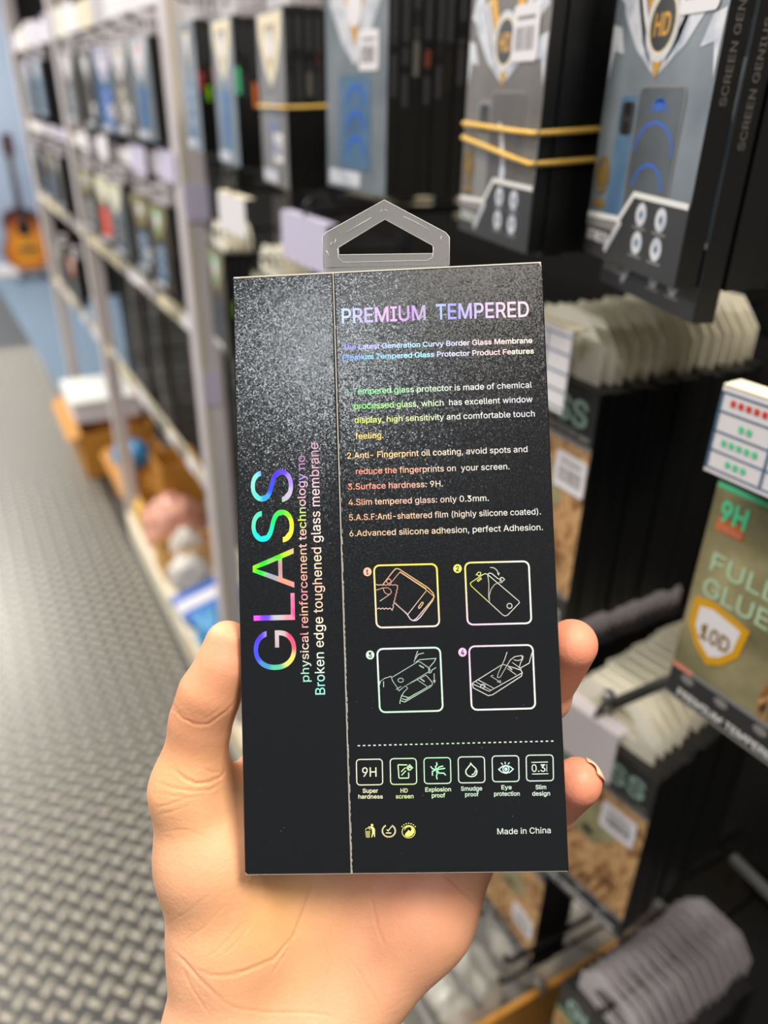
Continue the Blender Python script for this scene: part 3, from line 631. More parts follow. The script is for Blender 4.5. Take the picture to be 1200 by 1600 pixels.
FOIL_RAINBOW = [(-43.2, -19.67, 80, 50, 255),  # x, y, then the diffraction hue painted at that spot
 (-42.24, -25.6, 70, 80, 250),
 (-39.58, -28.61, 70, 150, 210),
 (-36.87, -29.21, 90, 200, 160),
 (-33.0, -26.9, 225, 220, 110),
 (-30.72, -22.67, 240, 90, 120),
 (-31.07, -19.18, 245, 60, 120),
 (-35.82, -19.32, 200, 190, 195),
 (-43.07, -13.75, 250, 90, 255),
 (-39.78, -13.84, 110, 70, 255),
 (-35.69, -13.95, 190, 190, 200),
 (-32.14, -14.05, 230, 150, 170),
 (-30.77, -13.55, 255, 70, 150),
 (-31.22, -9.76, 250, 110, 160),
 (-31.31, -7.06, 215, 140, 180),
 (-42.75, 0.86, 140, 255, 0),
 (-40.78, 2.7, 0, 235, 40),
 (-40.86, -0.83, 40, 235, 60),
 (-38.16, -2.54, 150, 160, 180),
 (-35.8, 4.17, 60, 225, 30),
 (-33.58, 5.46, 180, 215, 20),
 (-31.08, 6.74, 225, 170, 140),
 (-35.61, 0.64, 190, 140, 150),
 (-33.0, -4.31, 225, 150, 130),
 (-42.73, 13.94, 90, 215, 175),
 (-41.44, 10.07, 0, 215, 215),
 (-39.53, 9.46, 0, 220, 220),
 (-37.54, 12.13, 0, 225, 170),
 (-36.65, 14.83, 0, 225, 110),
 (-34.66, 17.49, 50, 215, 60),
 (-31.93, 16.85, 120, 225, 30),
 (-30.91, 13.54, 210, 235, 0),
 (-31.56, 9.75, 230, 220, 60),
 (-42.86, 26.0, 125, 220, 200),
 (-41.19, 21.55, 90, 210, 200),
 (-38.98, 21.47, 40, 150, 240),
 (-37.53, 24.71, 30, 60, 255),
 (-35.51, 28.48, 60, 20, 255),
 (-33.27, 29.5, 80, 40, 250),
 (-31.13, 27.23, 150, 120, 230),
 (-31.25, 22.3, 180, 170, 200),
 (-27.7, -31.83, 160, 225, 205),
 (-27.76, -23.82, 230, 215, 200),
 (-27.76, -13.09, 245, 190, 160),
 (-27.75, -2.31, 245, 175, 160),
 (-27.75, 8.54, 240, 185, 185),
 (-27.4, 22.16, 220, 170, 190),
 (-27.7, 32.04, 165, 110, 165),
 (-23.48, -36.19, 150, 235, 225),
 (-23.54, -28.2, 215, 235, 225),
 (-23.55, -18.57, 250, 235, 215),
 (-23.34, -10.52, 250, 205, 180),
 (-23.32, 0.26, 250, 215, 190),
 (-23.31, 11.11, 235, 215, 210),
 (-23.56, 22.02, 220, 190, 205),
 (-23.62, 30.24, 190, 150, 170),
 (-23.45, 36.83, 180, 140, 165),
 (-12.7, 76.55, 150, 165, 225),
 (-6.81, 76.57, 155, 145, 215),
 (0.83, 76.5, 180, 140, 215),
 (7.27, 76.49, 160, 120, 195),
 (10.78, 76.62, 150, 135, 175),
 (16.03, 76.67, 130, 155, 225),
 (19.51, 76.2, 125, 125, 235),
 (24.75, 76.25, 155, 145, 220),
 (31.12, 76.24, 175, 155, 205),
 (36.91, 76.26, 195, 165, 185),
 (42.1, 76.3, 190, 170, 190),
 (-13.57, 67.06, 130, 120, 235),
 (-4.18, 66.63, 165, 165, 245),
 (4.61, 66.82, 150, 190, 245),
 (16.27, 66.88, 170, 180, 215),
 (27.86, 66.64, 215, 190, 200),
 (39.39, 66.41, 225, 215, 205),
 (-13.68, 63.2, 90, 140, 245),
 (-4.29, 63.08, 100, 180, 250),
 (7.41, 63.14, 140, 210, 250),
 (21.95, 63.38, 190, 190, 220),
 (33.5, 63.15, 225, 190, 190),
 (42.13, 63.05, 215, 220, 200),
 (-12.8, 52.8, 110, 150, 140),
 (-6.35, 52.82, 130, 235, 150),
 (1.24, 52.79, 140, 225, 150),
 (9.97, 52.89, 190, 225, 190),
 (24.45, 52.98, 215, 215, 215),
 (38.83, 52.66, 200, 205, 215),
 (-7.66, 48.46, 110, 220, 90),
 (-0.07, 48.44, 150, 230, 110),
 (8.66, 48.49, 195, 230, 180),
 (27.16, 48.47, 215, 220, 215),
 (41.52, 48.46, 210, 210, 225),
 (-8.96, 44.1, 205, 225, 70),
 (-1.95, 44.11, 210, 225, 110),
 (5.61, 44.1, 210, 220, 150),
 (21.23, 44.05, 210, 210, 210),
 (41.34, 44.1, 205, 210, 225),
 (-9.1, 39.12, 245, 205, 110),
 (-4.44, 38.93, 240, 195, 90),
 (-12.77, 33.4, 250, 190, 120),
 (-8.11, 33.23, 255, 195, 140),
 (0.62, 33.48, 250, 205, 140),
 (12.19, 33.33, 235, 210, 190),
 (38.03, 33.21, 215, 210, 210),
 (-8.25, 28.56, 255, 150, 130),
 (-2.45, 28.35, 255, 150, 120),
 (6.24, 28.31, 245, 175, 150),
 (14.9, 28.28, 215, 195, 185),
 (32.12, 28.22, 210, 210, 210),
 (-13.04, 24.07, 255, 150, 120),
 (-5.49, 23.8, 255, 150, 135),
 (3.2, 23.78, 240, 170, 155),
 (12.43, 23.74, 225, 205, 190),
 (-13.18, 19.42, 235, 165, 130),
 (-2.73, 19.35, 245, 195, 160),
 (8.82, 19.23, 225, 190, 180),
 (26.05, 19.21, 225, 220, 215),
 (-11.58, 14.44, 230, 175, 135),
 (2.89, 14.24, 230, 190, 160),
 (20.14, 14.51, 220, 205, 195),
 (40.1, 14.41, 215, 215, 215),
 (-11.72, 9.81, 220, 190, 150),
 (2.73, 9.62, 235, 205, 180),
 (25.68, 9.73, 220, 220, 215),
 (41.61, 9.77, 215, 220, 215),
 (-6.26, -1.21, 245, 215, 120),
 (10.05, -0.75, 245, 225, 90),
 (12.22, -9.38, 240, 200, 130),
 (-6.42, -12.66, 235, 215, 190),
 (3.71, -18.63, 250, 225, 245),
 (0.27, -7.13, 215, 160, 150),
 (-8.2, -1.72, 245, 175, 160),
 (20.75, -4.88, 225, 235, 90),
 (21.01, -13.42, 240, 235, 150),
 (30.98, -0.44, 235, 240, 240),
 (22.71, -18.57, 245, 200, 245),
 (37.82, -17.66, 230, 235, 235),
 (18.6, -1.39, 225, 225, 110),
 (-7.99, -26.28, 205, 235, 225),
 (-6.07, -25.95, 225, 235, 245),
 (12.95, -26.43, 200, 240, 225),
 (2.9, -43.09, 215, 250, 225),
 (-4.69, -42.93, 190, 240, 215),
 (19.58, -26.22, 230, 190, 230),
 (22.47, -24.78, 240, 205, 240),
 (33.78, -24.69, 230, 230, 225),
 (38.99, -34.55, 245, 245, 245),
 (29.29, -42.91, 240, 245, 240),
 (22.12, -34.16, 235, 235, 240),
 (3.21, -33.72, 170, 190, 185),
 (29.63, -34.33, 180, 185, 185),
 (30.6, -9.91, 200, 200, 190),
 (-5.01, -53.22, 225, 235, 240),
 (32.63, -53.0, 230, 235, 235),
 (-9.6, -60.59, 235, 235, 215),
 (-9.61, -67.09, 235, 235, 205),
 (0.42, -60.76, 195, 245, 190),
 (0.59, -67.25, 220, 235, 175),
 (10.6, -60.93, 175, 245, 205),
 (10.37, -67.4, 215, 245, 205),
 (20.54, -61.1, 215, 240, 220),
 (20.31, -67.0, 205, 235, 220),
 (30.45, -60.72, 205, 240, 235),
 (30.21, -66.79, 210, 235, 220),
 (40.32, -60.52, 220, 235, 225),
 (40.44, -66.41, 215, 235, 230),
 (-9.94, -77.81, 235, 230, 150),
 (-4.47, -77.88, 240, 235, 185),
 (1.36, -77.96, 235, 240, 130),
 (35.31, -78.41, 225, 235, 235)]

# glyph outlines: advance, then closed loops of x, y
GLYPHS = {
 '(': (273,[[191,428,236,539,177,539,132,441,101,324,89,207,92,156,99,106,111,55,128,4,150,-46,177,-96,236,-96,188,16,160,115,151,207,161,313]]),
 ')': (273,[[97,539,37,539,82,428,112,313,122,207,113,116,86,18,37,-96,97,-96,123,-47,144,3,161,53,174,104,182,156,184,207,173,323,142,441]]),
 ',': (188,[[68,71,38,-119,84,-119,137,71]]),
 '-': (453,[[114,244,114,188,337,188,337,244]]),
 '.': (188,[[51,29,55,18,73,1,83,-3,107,-3,118,1,128,9,135,18,140,29,140,53,135,64,128,73,118,81,95,87,73,81,55,64,51,53]]),
 '0': (453,[[57,155,69,113,85,77,105,48,130,24,158,7,191,-3,227,-7,263,-3,295,7,323,24,348,48,368,77,384,113,396,155,403,202,405,254,403,306,396,353,384,395,368,431,348,461,323,484,295,502,262,512,227,516,191,512,159,502,130,484,106,461,85,431,69,395,57,353,50,306,48,254,50,202],[123,144,115,176,111,213,109,254,111,295,115,332,123,365,134,393,147,416,163,435,182,449,203,457,227,460,250,457,271,449,290,435,306,416,320,393,330,365,338,332,342,295,344,254,342,213,338,176,330,144,320,116,306,92,290,74,271,60,250,52,227,50,203,52,182,60,163,74,147,92,134,116]]),
 '1': (453,[[198,509,86,427,86,358,209,448,212,448,212,55,76,55,76,0,391,0,391,55,276,55,276,509]]),
 '2': (453,[[66,362,127,362,128,381,132,398,139,413,148,427,159,438,172,447,188,454,205,458,224,460,273,449,287,441,298,431,308,419,315,405,319,389,320,371,311,327,282,282,234,229,64,47,64,0,389,0,389,57,153,57,153,60,267,180,336,259,371,318,381,372,379,398,372,423,361,445,346,465,328,482,306,497,281,507,254,513,225,516,196,513,168,507,143,496,121,482,102,464,86,442,75,418,68,391]]),
 '3': (453,[[108,22,133,10,159,1,188,-5,218,-7,251,-5,281,2,309,12,333,27,354,45,370,66,383,90,390,116,393,145,391,173,383,198,371,222,354,244,333,262,308,276,279,286,247,290,221,289,372,461,372,509,70,509,70,452,288,452,288,448,157,299,157,248,201,248,229,246,254,241,275,234,292,223,306,211,316,196,323,180,328,163,329,145,328,125,323,108,315,93,304,80,291,69,275,61,219,50,165,59,150,66,137,76,126,87,118,100,112,115,109,132,44,132,48,104,57,79,70,57,88,38]]),
 '4': (453,[[40,158,40,105,282,105,282,0,343,0,343,105,413,105,413,163,343,163,343,318,282,318,282,163,109,163,109,166,311,509,247,509]]),
 '5': (453,[[136,301,134,301,151,452,366,452,366,509,96,509,67,253,128,246,167,268,218,277,238,275,257,270,275,262,290,251,303,237,314,221,321,203,326,183,328,162,326,141,322,122,314,104,304,89,291,75,276,64,259,56,241,51,221,50,173,60,138,89,130,102,125,115,122,130,60,130,63,105,71,82,83,60,99,41,118,25,140,11,165,1,192,-5,221,-7,253,-4,282,3,309,15,332,32,352,52,369,76,381,102,388,132,391,163,390,187,386,210,379,231,370,251,358,269,345,285,330,299,313,311,294,321,274,328,252,332,229,334,178,325]]),
 '6': (453,[[84,74,100,51,119,31,142,15,168,3,196,-4,226,-7,257,-4,284,3,310,14,333,30,352,50,368,73,379,98,387,127,389,157,387,187,380,215,370,240,355,262,337,280,316,295,291,305,265,312,235,314,196,307,173,293,322,509,252,509,137,340,80,239,71,212,65,187,64,162,66,130,73,101],[138,102,131,119,126,138,125,158,126,179,131,197,138,214,148,229,160,241,174,252,190,259,207,264,226,265,245,264,263,259,279,251,293,241,304,228,314,213,322,196,326,178,327,157,326,137,322,119,314,101,304,86,293,73,279,63,263,55,245,50,226,48,207,50,190,55,174,63,160,73,148,86]]),
 '9': (453,[[72,294,83,269,98,247,116,229,137,214,161,203,188,197,218,195,257,202,279,216,130,0,200,0,315,168,373,270,382,296,387,322,389,347,387,378,380,408,368,434,352,458,333,478,310,494,285,506,256,513,226,516,196,513,168,506,143,494,120,479,101,459,85,436,73,411,66,382,64,352,66,321],[131,313,127,331,125,352,127,372,131,390,138,407,148,423,160,435,174,446,190,454,207,459,226,460,245,459,263,454,279,446,293,435,305,422,314,407,322,390,326,371,327,350,326,330,322,312,314,295,305,280,293,267,279,257,263,249,245,245,226,243,207,245,190,250,174,257,160,268,148,280,138,295]]),
 ':': (188,[[51,29,55,18,73,1,83,-3,107,-3,118,1,128,9,135,18,140,29,140,53,135,64,128,73,118,81,95,87,73,81,55,64,51,53],[51,304,55,294,63,284,83,272,107,272,128,284,140,304,140,328,128,349,118,356,95,362,63,349,55,339,51,328]]),
 'A': (480,[[16,0,85,0,135,142,344,142,395,0,463,0,276,509,201,509],[191,302,213,371,239,456,264,372,287,302,324,199,155,199]]),
 'B': (456,[[125,57,125,231,248,231,269,229,289,225,306,218,320,209,333,197,342,184,350,169,354,153,355,137,353,115,344,96,330,80,309,67,281,60,245,57],[60,509,60,0,247,0,284,2,317,8,344,18,368,31,386,48,400,67,410,88,416,111,418,136,416,161,411,184,402,203,391,220,378,234,363,245,347,254,331,260,315,262,315,267,356,286,387,320,393,336,397,353,398,374,396,398,390,421,381,442,367,461,350,477,329,491,304,501,274,507,241,509],[238,285,125,285,125,452,240,452,270,449,294,442,313,429,326,412,333,393,336,372,335,355,330,340,323,326,314,314,302,304,288,296]]),
 'C': (510,[[57,146,70,115,86,88,104,63,126,42,150,25,177,11,205,1,235,-5,267,-7,305,-4,357,11,416,49,428,62,457,107,469,142,473,160,408,160,389,114,357,81,315,60,267,53,245,54,223,59,203,66,184,76,166,89,151,105,137,123,125,145,116,168,109,194,105,223,103,254,105,285,109,314,116,340,125,364,137,385,150,403,166,419,184,432,203,443,223,450,245,454,267,456,315,449,357,428,389,395,408,348,473,348,469,367,448,418,415,460,357,498,340,504,267,516,235,514,205,508,177,498,150,484,126,466,104,445,86,421,70,393,57,362,48,329,42,293,40,254,42,215,48,179]]),
 'D': (502,[[60,509,60,0,219,0,268,3,312,14,351,31,384,54,411,83,433,119,449,159,458,205,462,255,458,306,449,351,433,391,412,426,385,455,353,478,315,495,273,505,225,509],[288,68,254,60,215,57,125,57,125,452,221,452,258,449,291,441,320,428,344,410,364,388,379,361,390,329,397,294,399,255,397,216,390,181,379,149,363,122,343,99,318,81]]),
 'E': (418,[[125,57,125,229,355,229,355,286,125,286,125,452,372,452,372,509,60,509,60,0,375,0,375,57]]),
 'F': (410,[[60,0,125,0,125,221,346,221,346,278,125,278,125,452,369,452,369,509,60,509]]),
 'G': (520,[[57,146,69,116,85,88,104,64,125,43,149,25,176,11,205,1,236,-5,269,-7,298,-5,326,0,352,8,377,19,399,33,419,50,436,69,451,91,463,115,471,141,476,170,478,200,478,256,283,256,283,199,415,199,414,180,410,160,404,141,396,123,386,107,374,93,360,81,345,71,328,63,309,57,290,54,269,53,246,54,224,59,203,66,184,76,166,90,151,105,137,124,125,145,116,168,109,194,105,223,103,254,105,285,109,314,116,340,125,364,137,385,150,404,166,419,183,432,202,443,222,450,243,454,265,456,315,448,356,427,387,393,408,349,474,349,465,384,458,401,429,445,389,480,358,497,340,504,304,513,265,516,233,514,203,508,175,498,149,484,125,466,103,445,85,421,69,393,57,362,47,329,42,293,40,254,42,215,47,179]]),
 'H': (517,[[60,0,125,0,125,232,392,232,392,0,457,0,457,509,392,509,392,289,125,289,125,509,60,509]]),
 'I': (300,[[118,57,31,57,31,0,269,0,269,57,183,57,183,452,269,452,269,509,31,509,31,452,118,452]]),
 'L': (393,[[60,509,60,0,361,0,361,57,125,57,125,509]]),
 'M': (628,[[60,0,122,0,122,328,120,435,170,291,286,0,342,0,456,291,482,363,507,436,504,327,504,0,568,0,568,509,476,509,352,187,315,73,299,123,277,187,152,509,60,509]]),
 'N': (523,[[120,431,148,381,177,331,202,290,387,0,463,0,463,509,399,509,399,157,401,108,403,76,388,107,363,151,343,183,136,509,60,509,60,0,125,0,125,291]]),
 'O': (533,[[57,146,70,115,86,88,105,63,126,42,150,25,177,11,205,1,235,-5,267,-7,299,-5,329,1,357,11,384,25,408,42,429,63,448,88,464,115,477,146,486,179,491,215,493,254,491,293,486,329,477,362,464,393,448,421,429,445,408,466,384,484,357,498,329,508,299,514,267,516,235,514,205,508,177,498,150,484,126,466,105,445,86,421,70,393,57,362,48,329,42,293,40,254,42,215,48,179],[125,144,116,168,109,194,105,223,103,254,105,285,109,314,116,340,125,364,137,385,151,404,167,420,184,433,203,443,223,450,245,454,267,456,289,454,310,450,330,443,349,433,367,420,383,404,396,386,408,365,418,341,425,314,429,286,430,254,429,223,425,194,418,168,408,144,396,123,383,105,367,89,349,76,330,66,310,59,289,54,267,53,245,54,223,59,203,66,184,76,167,89,151,105,137,123]]),
 'P': (444,[[60,0,125,0,125,186,235,186,272,188,305,195,332,207,356,223,375,243,390,265,400,291,407,318,409,348,407,377,400,404,390,430,375,452,356,471,332,487,305,499,272,506,235,509,60,509],[257,244,233,242,125,242,125,452,232,452,257,451,279,446,297,439,312,428,324,416,333,402,339,385,343,367,344,348,343,328,339,310,333,294,324,279,312,266,297,256,279,248]]),
 'R': (449,[[60,0,125,0,125,198,236,198,246,199,353,0,428,0,314,209,333,217,356,232,376,250,390,271,401,296,407,323,409,352,407,381,401,408,390,433,376,455,356,473,333,489,305,500,273,506,236,509,60,509],[258,256,234,255,125,255,125,452,233,452,258,451,279,446,298,440,313,430,325,419,334,405,340,389,344,371,345,352,344,333,340,316,334,300,325,287,313,276,298,267,280,260]]),
 'S': (446,[[54,77,64,60,76,45,91,31,108,19,128,9,149,1,172,-4,197,-8,224,-9,252,-8,278,-4,302,2,343,21,360,34,374,48,386,64,396,81,403,99,407,118,408,139,405,171,401,185,395,198,359,238,312,264,264,279,212,293,169,308,131,334,118,398,167,448,194,456,225,459,247,457,267,453,286,447,302,437,316,426,326,412,334,396,337,378,401,378,399,397,394,415,387,433,377,449,365,463,351,476,334,488,316,498,275,511,227,516,180,511,158,506,138,498,119,488,102,476,87,463,75,448,65,431,58,413,53,393,52,372,54,348,60,326,71,307,86,289,105,274,128,260,154,249,184,239,245,222,296,205,332,179,345,126,336,102,321,82,299,66,272,55,224,49,166,59,110,110,104,137,38,137,41,115,46,96]]),
 'T': (448,[[32,509,32,452,193,452,193,0,257,0,257,452,417,452,417,509]]),
 'U': (517,[[60,173,63,140,71,108,85,80,103,55,126,33,154,15,186,2,220,-6,259,-8,297,-6,332,2,363,15,391,33,414,55,433,80,446,108,454,140,457,173,457,509,393,509,393,178,391,155,385,133,377,113,364,95,349,80,331,68,309,59,285,53,259,52,232,53,208,59,187,68,169,80,153,95,141,113,132,133,126,155,124,178,124,509,60,509]]),
 'a': (389,[[32,84,38,63,48,45,60,29,76,15,94,5,115,-3,137,-7,160,-9,215,1,252,25,272,52,277,52,277,0,337,0,337,251,335,278,330,301,322,320,312,336,300,350,286,360,239,379,194,384,133,375,114,368,95,358,79,346,64,331,51,313,41,291,100,274,118,301,149,322,196,331,240,322,267,297,265,235,234,227,178,220,125,211,78,193,64,184,53,174,43,161,36,146,32,128,30,108],[92,105,93,118,97,130,103,139,134,159,175,168,200,171,231,176,259,182,276,190,276,138,274,122,270,108,263,93,254,80,242,68,228,59,211,51,192,47,170,45,130,52,102,72]]),
 'b': (424,[[53,0,112,0,112,59,118,59,138,31,172,4,189,-3,208,-7,229,-8,260,-6,288,3,313,16,336,34,355,57,370,84,381,116,388,151,390,189,388,227,381,261,370,293,354,320,335,342,313,361,287,374,259,382,229,384,207,383,188,379,171,373,137,346,118,319,114,319,114,509,53,509],[114,162,113,189,114,216,118,241,125,263,134,282,147,299,161,312,178,322,198,328,220,330,243,328,262,322,280,311,295,298,307,281,316,261,323,239,327,215,328,189,327,163,323,139,316,117,306,97,294,80,279,66,262,55,242,49,220,47,198,49,179,55,162,65,147,78,135,95,125,115,118,138]]),
 'c': (396,[[34,187,37,150,44,116,56,85,72,58,93,35,117,16,144,3,174,-5,207,-8,261,-1,306,21,341,56,363,102,304,117,292,89,271,66,243,52,207,46,184,49,163,55,145,66,130,80,118,97,108,117,102,139,98,163,96,187,98,212,102,236,108,258,118,278,130,296,145,310,163,321,184,328,207,330,242,325,270,311,290,289,303,262,362,277,340,322,305,356,260,377,207,384,174,382,144,374,117,360,93,341,72,318,56,291,44,260,37,225]]),
 'd': (424,[[36,151,43,116,55,84,70,57,89,34,111,16,137,3,165,-6,195,-8,217,-7,236,-3,252,4,287,31,307,59,313,59,313,0,372,0,372,509,311,509,311,319,306,319,287,346,253,373,237,379,218,383,196,384,165,382,137,374,112,361,89,342,70,320,55,293,43,261,36,227,34,189],[102,139,98,163,96,189,98,215,102,239,108,261,118,281,130,298,145,311,162,322,182,328,205,330,227,328,246,322,263,312,278,299,290,282,300,263,306,241,310,216,312,189,310,162,306,138,299,115,290,95,278,78,263,65,246,55,226,49,205,47,182,49,162,55,145,66,130,80,118,97,109,117]]),
 'e': (404,[[44,116,56,85,72,58,92,35,117,16,145,3,177,-5,212,-8,237,-7,261,-3,283,4,302,14,320,26,335,39,348,55,358,72,365,91,306,105,285,73,254,53,212,46,190,48,169,53,151,61,135,73,121,88,110,106,102,127,98,151,97,169,371,169,370,227,365,256,357,282,347,305,334,324,319,341,303,355,285,366,266,374,205,384,172,382,142,373,115,359,91,340,71,317,55,290,44,258,36,224,34,187,37,150],[146,313,164,323,183,328,205,330,227,328,246,323,263,314,277,301,288,286,298,269,304,248,308,221,96,221,102,251,109,270,119,286,131,301]]),
 'f': (253,[[142,0,142,327,228,327,228,379,142,379,142,419,143,435,147,449,154,460,164,468,178,472,195,474,215,472,227,468,243,521,222,527,187,530,135,519,120,510,107,499,96,486,87,470,82,452,81,432,81,379,6,379,6,327,81,327,81,0]]),
 'g': (425,[[101,-41,51,-69,82,-110,134,-140,156,-146,180,-149,207,-151,237,-149,265,-144,291,-136,314,-124,334,-109,350,-90,363,-67,370,-40,372,-9,372,379,313,379,313,319,308,319,288,346,253,373,237,379,218,383,196,384,166,382,138,374,112,361,90,342,71,320,55,293,43,263,36,229,34,191,36,154,43,120,55,90,71,65,90,43,113,27,138,14,165,7,195,5,217,6,236,10,252,16,287,41,306,68,311,68,311,-6,308,-34,298,-58,282,-75,261,-87,236,-95,207,-97,154,-88,122,-66],[109,123,102,144,98,167,96,193,98,218,102,241,109,262,118,282,130,298,145,312,163,322,182,328,205,330,227,328,247,322,264,312,279,299,291,283,300,264,307,242,311,219,312,193,311,166,307,142,300,121,290,103,278,87,264,75,246,66,227,61,205,59,183,61,163,66,145,76,131,88,118,104]]),
 'h': (410,[[53,509,53,0,114,0,114,227,115,248,119,266,126,283,136,297,147,308,161,317,176,324,192,328,210,329,235,326,256,318,273,304,286,286,293,263,296,235,296,0,357,0,357,240,355,271,350,298,341,321,328,340,313,356,295,369,275,377,252,383,227,384,200,382,175,374,152,362,132,344,114,314,114,509]]),
 'i': (166,[[41,483,47,463,63,448,73,444,95,444,105,448,121,463,125,472,125,494,121,504,84,524,47,504],[53,379,53,0,114,0,114,379]]),
 'k': (380,[[114,212,114,509,53,509,53,0,114,0,114,141,154,178,294,0,372,0,201,216,360,379,284,379,121,212]]),
 'l': (189,[[53,509,53,84,55,59,62,37,74,20,91,8,112,0,139,-2,162,-1,181,3,170,54,135,53,120,62,114,99,114,509]]),
 'm': (610,[[53,0,114,0,114,238,115,257,119,274,126,289,135,302,145,312,158,320,199,330,220,328,238,322,253,311,265,297,272,280,274,260,274,0,335,0,335,247,345,290,374,320,387,326,402,329,419,330,438,329,456,323,473,313,485,298,493,279,496,254,496,0,557,0,557,255,555,283,550,307,541,328,529,346,514,361,497,372,478,380,458,385,437,386,381,375,337,343,326,329,314,320,303,342,287,361,268,375,245,383,219,386,172,376,132,346,122,331,112,308,112,379,53,379]]),
 'n': (410,[[53,0,114,0,114,227,115,248,119,266,126,283,136,297,147,308,161,317,176,324,192,328,210,329,235,326,256,318,273,304,286,286,293,263,296,235,296,0,357,0,357,240,355,271,350,298,341,321,328,340,313,356,295,369,275,377,252,383,227,384,200,382,175,374,152,362,132,344,116,319,112,310,112,379,53,379]]),
 'o': (415,[[44,116,56,85,72,58,93,35,117,16,144,3,174,-5,207,-8,241,-5,271,3,299,16,323,35,343,58,359,85,371,116,379,150,381,187,379,225,371,260,359,291,343,318,323,341,299,360,271,374,241,382,207,384,174,382,144,374,117,360,93,341,72,318,56,291,44,260,37,225,34,187,37,150],[108,117,102,139,98,163,96,187,98,212,102,236,108,258,118,278,130,296,145,310,163,321,184,328,207,330,231,328,252,321,270,310,285,296,298,278,307,258,314,236,318,212,319,187,318,163,314,139,307,117,298,97,285,80,270,66,252,55,231,49,207,46,184,49,163,55,145,66,130,80,118,97]]),
 'p': (424,[[112,319,112,379,53,379,53,-143,114,-143,114,59,118,59,138,31,173,4,189,-3,208,-7,229,-8,260,-6,288,3,313,16,336,34,355,57,370,84,381,116,388,151,390,189,388,227,381,261,370,293,354,320,335,342,313,361,287,374,259,382,229,384,207,383,188,379,171,373,137,346,118,319],[114,162,113,189,114,216,118,241,125,263,134,282,147,299,161,312,178,322,198,328,220,330,243,328,262,322,280,311,295,298,307,281,316,261,323,239,327,215,328,189,327,163,323,139,316,117,306,97,294,80,279,66,262,55,242,49,220,47,198,49,179,55,162,65,147,78,135,95,125,115,118,138]]),
 'r': (259,[[53,0,114,0,114,237,115,254,119,269,126,284,135,296,146,306,159,315,174,321,207,326,243,322,243,384,213,385,191,383,171,377,152,367,137,354,124,339,115,321,112,321,112,379,53,379]]),
 's': (365,[[62,38,76,24,93,12,112,3,133,-3,157,-7,182,-8,210,-7,236,-2,260,6,281,18,298,31,312,47,323,65,329,85,331,107,328,131,320,153,306,171,287,187,261,200,229,209,172,223,124,243,115,253,110,264,109,277,111,292,119,305,131,317,147,326,166,331,187,333,210,331,228,325,243,316,254,304,262,291,268,277,324,290,299,339,286,352,271,363,254,372,234,379,212,383,187,384,161,383,137,378,115,370,95,360,79,347,65,332,55,314,49,295,47,274,50,249,58,227,72,208,92,192,118,180,149,170,212,155,229,150,243,144,254,136,262,126,268,103,265,88,258,74,244,62,227,53,206,47,181,45,160,47,141,52,124,60,111,72,101,87,94,107,36,94,41,73,50,54]]),
 't': (227,[[68,64,77,41,92,21,113,7,138,-1,168,-4,192,-3,213,2,202,54,156,51,144,55,136,61,130,70,127,83,126,98,126,327,204,327,204,379,126,379,126,471,65,471,65,379,6,379,6,327,65,327,65,93]]),
 'u': (410,[[53,379,53,139,54,109,60,82,69,59,82,39,97,23,115,11,135,2,158,-3,182,-5,209,-3,234,5,257,17,277,35,294,60,298,70,298,0,357,0,357,379,296,379,296,153,295,132,290,113,283,97,274,83,263,71,249,62,234,55,218,51,200,50,175,53,154,61,137,75,124,94,116,117,114,144,114,379]]),
 'v': (389,[[187,87,165,155,84,379,17,379,163,0,226,0,371,379,305,379,224,155,203,87,195,59]]),
 'w': (567,[[133,214,87,379,23,379,138,0,199,0,263,225,284,309,319,172,368,0,429,0,545,379,480,379,434,214,413,135,397,66,382,136,362,214,316,379,252,379,206,214,186,135,170,64,154,137]]),
 'x': (378,[[21,0,91,0,148,85,189,155,231,85,287,0,358,0,224,192,352,379,282,379,233,306,202,253,191,233,147,306,100,379,29,379,155,195]]),
 'y': (389,[[61,-86,47,-139,65,-143,91,-145,139,-136,177,-107,204,-58,371,379,305,379,224,155,202,87,195,60,187,87,165,155,84,379,17,379,163,-1,151,-36,130,-74,104,-89]]),
}
SPACE = 188

# ================================================================== STRUCTURE
fl = MB(); fl.box((-2.6, -1.6, -0.03), (1.6, 7.7, 0.0), 'rubber')
floor = tag(fl.build('floor'), kind='structure')
# raised lozenges of the tread plate: two interleaved square lattices, turned +45 and -45 degrees
PITCH = 0.0475
def lozenge(ang, H=0.0022, L=0.0160, W=0.0064):
    vs = []; ca, sa = math.cos(ang), math.sin(ang)
    for s, z in ((1.0, 0.0), (0.62, H)):
        for i in range(10):
            t = 2 * math.pi * i / 10
            x = L * s * math.cos(t); y = W * s * math.copysign(abs(math.sin(t)) ** 0.8, math.sin(t)); vs.append((x * ca - y * sa, x * sa + y * ca, z))
    fs = [(i, (i + 1) % 10, 10 + (i + 1) % 10, 10 + i) for i in range(10)] + [list(range(10, 20))]
    return vs, fs
spots = []
for i in range(-26, 8):
    for j in range(0, 100):
        for dx, dy, a in ((0, 0, -45), (0.5, 0.44, 45)):
            x = -0.013 + (i + dx) * PITCH; y = 0.604 + (j + dy) * PITCH
            if x > 0.33: continue
            p = cam.matrix_world.inverted() @ Vector((x, y, 0))
            px = 600 + 1200 * p.x / -p.z; py = 800 - 1200 * p.y / -p.z
            seen = -25 < px < 300 and 430 < py < 1625
            spots.append((p.length if seen else 99 + p.length, x, y, a))
spots.sort()
lz = {}
for a in (-45, 45):
    b = MB(); b.add(*lozenge(D2R(a)), 'tread', True); lz[a] = b.mesh('floor_tread')
for d, x, y, a in spots[:300]: inst(lz[a], 'floor_tread', floor, (x, y, 0.0))
rest = MB()
